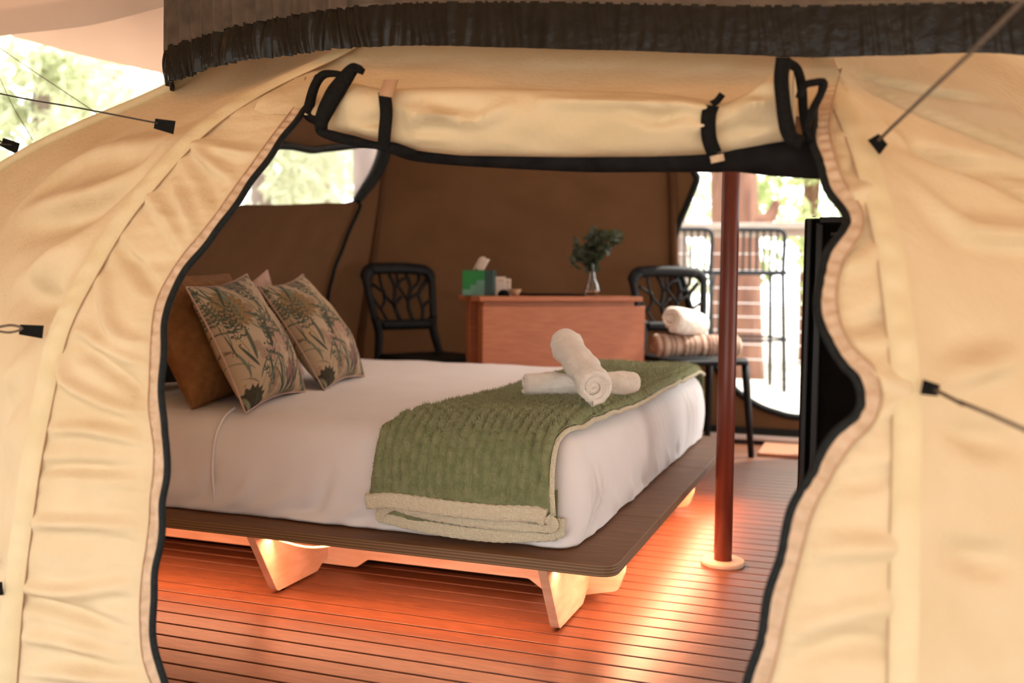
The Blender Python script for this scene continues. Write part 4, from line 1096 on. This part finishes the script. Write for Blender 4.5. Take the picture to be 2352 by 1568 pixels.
# ------------------------------------------------------------------ rolled towels
def towel_roll(A, B, R, label, m='towel', turns=3.6, squash=1.0, cat='towel', group=None, stripe=None, name='rolled_towel', telescope=0.010, th_scale=0.86, up=(0, 0, 1)):
    A, B = np.array(A, float), np.array(B, float)
    ax = B - A; L = np.linalg.norm(ax); ax /= L
    up = np.array(up, float); up -= ax * (up @ ax); up /= np.linalg.norm(up)
    sd = np.cross(ax, up)
    nth = 200
    th = np.linspace(0.4, turns * 2 * np.pi, nth)
    pitch = R / turns
    rc = R * th / th[-1] - pitch * 0.5
    rc = np.clip(rc, pitch * .25, None)
    t = pitch * th_scale / 2
    nl = 50
    al = np.linspace(0, 1, nl)
    def sheet(rr):
        P = np.zeros((nth, nl, 3))
        for i in range(nth):
            r_ = rr[i]; d = up * math.cos(th[i] + 2.6) * r_ * squash + sd * math.sin(th[i] + 2.6) * r_
            k = th[i] / th[-1]
            tel = telescope * (1 - k) * (1 if True else 0)
            s_ = -0.0 + al * L
            s_ = tel * .6 + al * (L - tel * 1.2)
            endr = np.minimum(al, 1 - al) * L
            shrink = 1 - 0.10 * np.exp(-(endr / 0.010)) * (k > .7)
            P[i] = A + ax * s_[:, None] + d * shrink[:, None]
        return P
    O = sheet(rc + t); I = sheet(rc - t)
    nz = (0.0055 * vnoise(O, 20, 3) + 0.0022 * vnoise(O, 70, 4))[..., None]
    c = A + ax * ((O - A) @ ax)[..., None]
    rad = O - c; rad /= np.linalg.norm(rad, axis=-1)[..., None] + 1e-9
    O = O + rad * nz
    mb = MB(); mb.grid(O); mb.grid(I, flip=True)
    # close the cut ends and the long edges with rounded strips
    for j in (0, nl - 1):
        mid = (O[:, j] + I[:, j]) / 2 + ax * (-1 if j == 0 else 1) * t * 0.7
        mb.grid(np.stack([O[:, j], mid, I[:, j]], 1))
    for i in (0, nth - 1):
        mb.grid(np.stack([O[i], I[i]], 1))
    o = mb.build(name, m, label=label, cat=cat, group=group, angle=70)
    if stripe:
        co = np.empty(len(o.data.vertices) * 3); o.data.vertices.foreach_get('co', co); co = co.reshape(-1, 3) + np.array(o.location)
        set_print(o, stripe((co - A) @ ax / L, rng))
    return o
towel_roll((-0.855, 2.475, .531), (-0.600, 2.660, .531), 0.0425, 'white rolled towel lying flat beneath the crossed one on the green throw', squash=0.95, turns=2.2, telescope=.004, th_scale=.8)
towel_roll((-0.622, 2.310, .546), (-0.800, 2.630, .630), 0.054, 'white rolled towel propped crosswise on top of the other', squash=0.97, turns=3.09)

# ================================================================== FURNITURE
def make_chair():
    t = thing('cafe_chair', 'chair', 'chair', (0, 0, 0))
    # local: front is -Y
    s = rounded([(-.20, -.215), (.20, -.215), (.185, .20), (-.185, .20)], [.06, .06, .05, .05], 6)
    s = resample(np.array(s), 64, closed=True)
    rings = []
    for k, z in ((1.0, -.014), (1.0, .004), (.97, .012), (.85, .006), (.6, .001), (.3, -.001), (.02, -.002)):
        rings.append(np.concatenate([s * k, np.full((64, 1), .44 + z)], 1))
    rings = [np.concatenate([s * .9, np.full((64, 1), .428)], 1)] + rings
    mb = MB(); mb.grid(np.array(rings), closed=True); mb.f.append(tuple(range(64))); mb.mi.append(0)
    mb.build('seat', 'plastic', t)
    def bk(u, z): return (u, .20 + .10 * (z - .44) / .4, z)
    out = rounded([(-.165, .585), (.165, .585), (.198, .845), (-.198, .845)], [.05, .05, .055, .055], 8)
    out = resample(np.array(out), 90, closed=True)
    # top bar bows upward
    ring = [bk(u, z + (0.012 * (1 - (u / .2) ** 2) if z > .75 else 0)) for u, z in out]
    br = MB()
    w = np.array([0.020 + 0.009 * (p[2] > .80) + .005 * (p[2] < .6) for p in ring])
    br.tube(ring, w, 10, closed=True, flat=(1, .6))
    frame = br.build('backrest', 'plastic', t)
    bars = [[(-.02, .59), (-.05, .68), (-.03, .76), (-.06, .84)], [(-.045, .67), (-.10, .74), (-.115, .84)], [(-.10, .74), (-.16, .78)], [(.05, .59), (.03, .68), (.06, .76), (.04, .84)],
            [(.035, .70), (-.01, .77), (-.01, .84)], [(.055, .75), (.11, .79), (.12, .84)], [(.10, .59), (.115, .67), (.10, .73), (.16, .80)], [(.115, .67), (.165, .70)],
            [(-.09, .59), (-.13, .66), (-.17, .72)], [(-.13, .66), (-.10, .70), (-.10, .75)], [(-.05, .68), (.0, .72)], [(.045, .71), (.10, .735)], [(-.03, .76), (.01, .80), (.045, .81)]]
    lt = MB()
    for b in bars:
        lt.tube([bk(*q) for q in resample(np.array(b), 8)], 0.0115, 6, flat=(1, .6))
    lt.build('branch_lattice', 'plastic', frame)
    for sg in (-1, 1):
        MB().tube(resample([bk(sg * .168, .62), bk(sg * .158, .55), (sg * .175, .205, .46), (sg * .185, .20, .40), (sg * .205, .235, .2), (sg * .215, .26, 0.0)], 24), np.linspace(.021, .015, 24), 10, flat=(1, .9)).build('leg', 'plastic', t)
        MB().tube([(sg * .175, -.185, .425), (sg * .188, -.20, .2), (sg * .20, -.215, 0.0)], [.019, .016, .014], 10).build('leg', 'plastic', t)
    return t
chair = make_chair()
chair['label'] = 'black moulded chair with branch-pattern back between bed and desk'
chair['group'] = 'black branch-back chairs'
chair.location = (-1.915, 4.235, 0); chair.rotation_euler = (0, 0, 1.05)
chair2 = copy_tree(chair)
chair2['label'] = 'black branch-back chair holding the folded striped blanket by the doorway'
chair2.location = (-0.79, 4.715, 0); chair2.rotation_euler = (0, 0, 0.62)

desk = thing('drop_leaf_table', 'orange-brown drop-leaf table with its leaf hanging against the back canvas', 'table', (-1.37, 4.3, 0))
dl = np.array([-1.556, 3.905]); dr_ = np.array([-0.985, 4.487]); dd = (dr_ - dl) / np.linalg.norm(dr_ - dl); dn = np.array([-dd[1], dd[0]]); W_ = np.linalg.norm(dr_ - dl)
rzd = math.atan2(dd[1], dd[0])
def dbox(u0, u1, v0, v1, z0, z1, name, m, bevel=0.004):
    c = dl + dd * (u0 + u1) / 2 + dn * (v0 + v1) / 2
    MB().box((c[0], c[1], (z0 + z1) / 2), (u1 - u0, v1 - v0, z1 - z0), rzd).build(name, m, desk, smooth=False, bevel=bevel)
dbox(0, W_, 0, .24, .712, .735, 'table_top', 'table')
dbox(.012, W_ + .010, -.004, .016, .30, .692, 'drop_leaf', 'table')
dbox(.03, W_ - .03, .03, .05, .64, .712, 'apron', 'table')
for u in (.03, W_ - .06):
    dbox(u, u + .045, .05, .09, 0, .713, 'leg', 'table'); dbox(u, u + .045, .18, .22, 0, .713, 'leg', 'table')
def dpt(u, v, z): c = dl + dd * u + dn * v; return (c[0], c[1], z)

# things on the table
tb = thing('tissue_box', 'green tissue box with a tissue pulled up on the table', 'tissue box', dpt(.055, .13, .735))
c = dpt(.055, .13, .79)
RZT = 0.25
MB().box(c, (.135, .12, .11), RZT).build('box', ['darkgreen'], tb, smooth=False, bevel=.002)
def tl(x, y, z): return (c[0] + x * math.cos(RZT) - y * math.sin(RZT), c[1] + x * math.sin(RZT) + y * math.cos(RZT), c[2] + z)
MB().add([tl(-.066, -.0605, -.0535), tl(.03, -.0605, -.0535), tl(.03, -.0605, .0535), tl(-.066, -.0605, .0535)], [(0, 1, 2, 3)]).build('printed_face', 'green', tb, smooth=False)
g = MB()
for x0, x1, zt in ((-.066, -.03, -.028), (-.03, -.005, -.008), (-.005, .03, .012)):
    g.add([tl(x0, -.0609, -.0535), tl(x1, -.0609, -.0535), tl(x1, -.0609, zt), tl(x0, -.0609, zt)], [(0, 1, 2, 3)])
g.build('printed_steps', 'greenlight', tb, smooth=False)
q = np.array([[tl(-.03 + .045 * a + .028 * b, .01 * math.sin(6 * a) + .008 * b, .054 + .055 * b + .006 * math.sin(5 * a)) for a in np.linspace(0, 1, 10)] for b in np.linspace(0, 1, 8)])
MB().grid(q).build('tissue', 'paper', tb, solid=.0015)
def card(u, v, w, h_, d, label, rz, m='paper'):
    p = dpt(u, v, .735)
    root = thing('sachet_packet', label, 'packet', p)
    mb = MB(); mb.box((p[0], p[1], p[2] + h_ / 2), (w, d, h_), rz); mb.build('packet_body', m, root, smooth=False, bevel=.003)
    mb = MB(); mb.box((p[0] - math.sin(rz) * -.0, p[1], p[2] + h_ * .80), (w * .5, d + .001, .004), rz); mb.build('packet_print', 'tan', root, smooth=False)
card(.135, .085, .046, .083, .012, 'upright white card packet in front of the green tissue box', 0.35)
card(.178, .11, .036, .075, .012, 'smaller white packet right behind the upright card packet', 0.35)
p = dpt(.125, .03, .735)
MB().lathe([(0, 0), (.026, 0), (.027, .006), (.022, .018), (.012, .026), (0, .028)], p, 24).build('lidded_pot', 'black', label='small dark domed pot at the front of the table', cat='pot')
p = dpt(.19, .055, .735)
MB().lathe([(0, 0), (.012, 0), (.018, .008), (.030, .030), (.028, .030), (.016, .010), (0, .006)], p, 24).build('tea_bowl', 'tan', label='tiny tan bowl beside the dark pot on the table', cat='bowl')
mb = MB(); pc = dpt(.42, .14, .740); mb.box(pc, (.26, .16, .010), rzd); mb.build('serving_tray', 'black', label='flat dark tray lying on the table beside the vase', cat='tray', smooth=False, bevel=.003)

vz = dpt(.615, .12, .735)
vase = thing('glass_vase', 'slim clear glass bottle vase on the table', 'vase', vz)
MB().lathe([(0, .002), (.030, .002), (.036, .012), (.036, .03), (.028, .055), (.016, .08), (.012, .11), (.011, .145), (.013, .165), (.011, .165), (.009, .145), (.010, .11), (.014, .08), (.025, .055), (.032, .03), (.032, .012), (0, .008)], vz, 28).build('glass_body', 'glass', vase)
bq = thing('eucalyptus_bunch', 'dusty green eucalyptus sprigs standing in the glass vase', 'plant', (vz[0], vz[1], vz[2] + .10))
r2 = np.random.default_rng(3)
stm = MB(); nleaf = 0
right = np.array([math.cos(YAW), math.sin(YAW), 0])
leaves = []
for k in range(15):
    a = r2.uniform(0, 2 * np.pi); sp_ = r2.uniform(.03, .165)
    tip = np.array([vz[0], vz[1], vz[2]]) + np.array([math.cos(a) * sp_, math.sin(a) * sp_ * .8, r2.uniform(.20, .335) - sp_ * .35]) + right * .015
    b0 = np.array([vz[0] + r2.normal(0, .003), vz[1] + r2.normal(0, .003), vz[2] + .05])
    nk = np.array([vz[0] + math.cos(a) * .006, vz[1] + math.sin(a) * .006, vz[2] + .17])
    pts = resample([b0, nk, (nk + tip) / 2 + np.array([0, 0, .015]), tip], 14)
    stm.tube(pts, .0016, 5)
    for j in range(6, 14):
        for sg in (-1, 1):
            d = r2.normal(0, 1, 3); d /= np.linalg.norm(d)
            e = np.cross(d, r2.normal(0, 1, 3)); e /= np.linalg.norm(e)
            R_ = r2.uniform(.015, .024)
            cc = pts[j] + d * R_ * 1.1
            ang = np.linspace(0, 2 * np.pi, 9, endpoint=False)
            leaves.append((np.array([cc + d * R_ * math.cos(t) + e * R_ * .85 * math.sin(t) + np.cross(d, e) * .004 * math.cos(2 * t) for t in ang]), nleaf)); nleaf += 1
stm.build('stem', 'stem', bq)
for V_, _ in leaves[:240]:
    MB().add(V_, [tuple(range(9))]).build('leaf', 'leafdark', bq, smooth=False)

# striped blanket and towel on the second chair
def stripes(al, r):
    al = np.asarray(al); k = (al * 26)
    c = np.where((np.sin(k * 6.28 * .5) > .2)[:, None], np.array([.46, .33, .26]), np.array([.23, .115, .075]))
    c = np.where((np.sin(k * 2.2 + 1) > .75)[:, None], np.array([.56, .44, .36]), c)
    return c
towel_roll((-0.945, 4.575, .510), (-0.600, 4.765, .510), 0.090, 'brown and cream striped blanket folded thick on the chair seat', m='print', squash=0.66, turns=3.0, stripe=stripes, cat='blanket', name='striped_blanket', telescope=.004)
towel_roll((-0.862, 4.520, .640), (-0.770, 4.740, .606), 0.074, 'beige towel rolled up on top of the striped blanket', m='towel', turns=3.09, name='rolled_towel', squash=.95)

# centre pole
pole = thing('tent_pole', 'reddish-brown round tent pole on a pale wooden disc', 'pole', (-0.378, 2.838, 0))
MB().tube([(-0.378, 2.838, .012), (-0.382, 2.86, .6), (-0.392, 2.925, 1.25), (-0.40, 2.98, 1.75)], 0.0255, 24).build('shaft', 'pole', pole)
MB().lathe([(0, 0.0005), (.060, 0.0005), (.062, .003), (.062, .011), (.059, .014), (0, .014)], (-0.378, 2.838, 0), 48).build('base_disc', 'disc', pole, angle=40)

# black cabinet by the doorway
fr = thing('black_cabinet', 'tall matte black cabinet standing beside the right door flap', 'cabinet', (0.02, 3.2, 0))
MB().box((0.045, 3.22, .50), (.46, .36, .985), -0.05).build('body', 'black', fr, smooth=False, bevel=.006)
MB().box((-0.178, 3.032, .495), (.014, .03, .985), -0.05).build('frame_edge', 'blackedge', fr, smooth=False, bevel=.003)
MB().box((-0.150, 3.034, .49), (.022, .016, .97), -0.05).build('frame_edge', 'blackedge', fr, smooth=False, bevel=.004)
MB().box((0.05, 3.022, .985), (.40, .024, .018), -0.05).build('top_rail', 'blackedge', fr, smooth=False, bevel=.003)
MB().box((0.06, 3.030, .945), (.36, .014, .012), -0.05).build('handle_groove', 'blackedge', fr, smooth=False, bevel=.003)
sc_ = MB(); sc_.lathe([(0, 0), (.006, 0), (.006, .004), (0, .005)], (-0.165, 3.03, .994), 12); sc_.build('screw', 'steel', fr)
for x in (-0.16, 0.24):
    for y in (3.07, 3.37):
        MB().box((x, y, .004), (.03, .03, .008)).build('foot', 'blackedge', fr, smooth=False)

# door mat and threshold
MB().box((-0.13, 4.87, .009), (.70, .34, .016)).build('door_mat', 'mat', label='orange-brown coir door mat inside the back doorway', cat='mat', smooth=False, bevel=.004)
tr = MB(); tr.box((-0.17, 5.075, .030), (1.5, .050, .022)); tr.build('trim_1', 'sill', kind='structure', label='pale threshold board of the back doorway', smooth=False, bevel=.004)
tr = MB(); tr.box((-0.17, 5.080, .009), (1.5, .044, .018)); tr.build('trim_2', 'dark', kind='structure', label='dark strip below the threshold board', smooth=False)
tr = MB(); tr.box((-0.17, 5.094, .062), (1.5, .010, .030)); tr.build('trim_3', 'zip', kind='structure', label='black strip above the threshold board', smooth=False)

# ================================================================== OUTSIDE
rail = thing('deck_railing', 'pale timber handrail with thin horizontal wires beyond the deck', 'railing', (-0.6, 7.42, .1))
MB().box((-0.6, 7.40, 1.215), (6.0, .11, .045), 0).build('handrail', 'rail', rail, smooth=False, bevel=.006)
MB().box((-0.6, 7.43, 1.165), (6.0, .045, .055), 0).build('under_rail', 'rail', rail, smooth=False, bevel=.004)
for x in (-3.4, -1.95, 0.35, 2.2):
    MB().box((x, 7.43, .63), (.09, .07, 1.06)).build('post', 'rail', rail, smooth=False, bevel=.004)
for z in (.25, .36, .46, .56, .66, .77, .90, 1.02):
    MB().tube([(-3.5, 7.43, z), (-.6, 7.43, z - .004), (2.3, 7.43, z)], .004, 6).build('wire', 'wire', rail)

def make_stool():
    t = thing('bar_stool', 'stool', 'stool', (0, 0, 0))
    r = .0135
    w, zs, zt = .195, .77, 1.045
    # back at -Y
    MB().tube(resample([(-w, -.19, zs - .02), (-w, -.205, zs + .1), (-w, -.215, zt - .05), (-w + .012, -.218, zt - .014), (-w + .05, -.22, zt), (0, -.22, zt), (w - .05, -.22, zt), (w - .012, -.218, zt - .014), (w, -.215, zt - .05), (w, -.205, zs + .1), (w, -.19, zs - .02)], 80), r, 8).build('back_frame', 'stoolmetal', t)
    for k in range(8):
        x = -w + .043 + k * (2 * w - .086) / 7
        mb = MB(); mb.box((x, -.205, (zs + zt) / 2 - .005), (.014, .006, zt - zs - .01)); mb.build('back_slat', 'stoolmetal', t, smooth=False, bevel=.002)
    MB().tube(resample([(-w, -.19, zs), (-w, .19, zs), (w, .19, zs), (w, -.19, zs)], 60, closed=True), r, 8, closed=True).build('seat_frame', 'stoolmetal', t)
    for k in range(8):
        x = -w + .043 + k * (2 * w - .086) / 7
        mb = MB(); mb.box((x, 0, zs + .006), (.030, .38, .008)); mb.build('seat_slat', 'stoolmetal', t, smooth=False, bevel=.002)
    for sx in (-1, 1):
        for sy in (-1, 1):
            MB().tube([(sx * w, sy * .19, zs), (sx * (w + .012), sy * .205, .38), (sx * (w + .022), sy * .22, 0)], r, 8).build('leg', 'stoolmetal', t)
    MB().tube(resample([(-w - .012, -.207, .335), (w + .012, -.207, .335), (w + .012, .207, .335), (-w - .012, .207, .335)], 60, closed=True), .009, 8, closed=True).build('footrest', 'stoolmetal', t)
    return t
stool = make_stool()
stool['label'] = 'dark slatted metal bar stool on the deck, right one beside the cabinet'; stool['group'] = 'slatted bar stools on the deck'
stool.location = (-0.79, 6.78, .10); stool.rotation_euler = (0, 0, .30)
st2 = copy_tree(stool)
st2['label'] = 'dark slatted metal bar stool cut off by the back canvas doorway edge'
st2.location = (-1.235, 6.66, .10)

def leaf_cloud(center, rad, n, size, seed, squash=(1, 1, .8)):
    r = np.random.default_rng(seed)
    ncl = max(6, n // 60)
    cl = r.normal(0, 1, (ncl, 3)); cl /= np.linalg.norm(cl, axis=1)[:, None]
    cl *= (r.random((ncl, 1)) ** .45) * rad * np.array(squash)
    k = r.integers(0, ncl, n)
    p = np.array(center) + cl[k] + r.normal(0, rad * .14, (n, 3))
    d = r.normal(0, 1, (n, 3)); d[:, 2] -= .6; d /= np.linalg.norm(d, axis=1)[:, None]
    e = np.cross(d, r.normal(0, 1, (n, 3))); e /= np.linalg.norm(e, axis=1)[:, None]
    s_ = size * r.uniform(.6, 1.3, (n, 1))
    V = np.stack([p - d * s_, p + e * s_ * .32, p + d * s_, p - e * s_ * .32], 1)
    return V.reshape(-1, 3)
def tree(x, y, r0, hgt, crowns, label, seed, bark='bark', leafm='leaf', name='tree', lean=(0, 0), size=.10, stub=None):
    r = np.random.default_rng(seed)
    t = thing(name, label, 'tree', (x, y, -.16), 'trees around the deck')
    zz = np.linspace(-.16, hgt, 16)
    pts = np.stack([x + lean[0] * (zz / hgt) + .04 * np.sin(zz * 1.3 + seed), y + lean[1] * (zz / hgt) + .04 * np.cos(zz + seed), zz], 1)
    MB().tube(pts, np.interp(zz, [-.16, .3, hgt], [r0 * 1.25, r0, r0 * .55]), 14).build('trunk', bark, t)
    if stub is not None:
        MB().tube(resample(stub, 12), np.linspace(.085, .03, 12), 10).build('branch', bark, t)
    for i, (c, R_, n) in enumerate(crowns):
        b = pts[min(15, int(15 * .75))]
        MB().tube(resample([b, (b + np.array(c)) / 2 + np.array([0, 0, .15]), np.array(c)], 10), np.linspace(r0 * .35, .01, 10), 6).build('branch', bark, t)
        tri_mesh('foliage', leaf_cloud(c, R_, n, size, seed * 10 + i), leafm, t, per=4)
    return t
tree(-1.14, 8.72, .225, 5.0, [((-1.6, 8.9, 4.2), 1.2, 900)], 'thick reddish gum tree trunk directly behind the wire railing', 1, stub=[(-.98, 8.66, 1.30), (-.84, 8.70, 1.36), (-.78, 8.72, 1.50)])
tree(-1.95, 10.4, .16, 5.0, [((-2.2, 10.6, 3.5), 1.3, 900)], 'pale gum trunk left of the thick reddish one', 2, 'barkgrey')
tree(-.7, 12.6, .12, 4.5, [((-.9, 12.4, 1.9), 1.2, 1100), ((-.2, 12.6, 2.8), 1.2, 1000), ((-.7, 12.2, .8), .7, 260)], 'leafy yellow-green tree seen right of the reddish trunk', 3)
tree(.3, 10.6, .08, 3.5, [((-.1, 10.2, 1.3), .8, 500), ((.5, 10.4, 2.2), .9, 700)], 'slender leafy sapling close beyond the railing wires', 4, 'barkgrey')
tree(-2.9, 13.5, .14, 4.5, [((-2.6, 13.2, 1.8), 1.2, 1000), ((-2.2, 13, .9), .8, 300)], 'bushy pale tree far behind the left bar stool', 5, 'barkgrey', 'leafpale')
tree(-3.72, 6.85, .115, 4.2, [((-3.7, 7.0, 3.7), .9, 700)], 'grey-mauve tree trunk outside the tent window', 6, 'barkgrey')
tree(-5.6, 8.3, .10, 4.5, [((-5.2, 8.2, 2.0), .9, 700), ((-5.8, 8.8, 1.3), .8, 600)], 'pale leafy tree seen through the left half of the tent window', 7, 'barkgrey', 'leafpale')
tree(-6.6, 11.2, .14, 5.0, [((-6.3, 11.0, 2.2), 1.3, 1100), ((-5.6, 11.4, 1.1), 1.0, 700)], 'hazy pale tree farther beyond the tent window', 8, 'barkgrey', 'leafpale')
tree(-7.2, 7.2, .10, 5.0, [((-7.1, 7.2, 2.7), .9, 900), ((-7.5, 6.8, 1.9), .8, 500)], 'yellow-green tree under the salmon awning at far left', 9, 'barkgrey', 'leafpale')
tree(-8.7, 9.8, .13, 5.5, [((-8.5, 9.6, 3.0), 1.2, 1200), ((-8.9, 9.9, 2.0), 1.0, 700)], 'light green tree behind the left tent slope', 10, 'barkgrey', 'leafpale')
tree(-6.9, 8.6, .07, 4.5, [((-6.9, 8.5, 2.3), .8, 700), ((-6.6, 8.8, 1.6), .6, 400)], 'thin-stemmed tree just left of the black curtain hem', 11, 'barkgrey', 'leafpale')
tree(-9.2, 7.2, .09, 4.5, [((-9.0, 7.2, 2.6), 1.0, 900)], 'outermost pale tree at the left edge of the view', 12, 'barkgrey', 'leafpale')
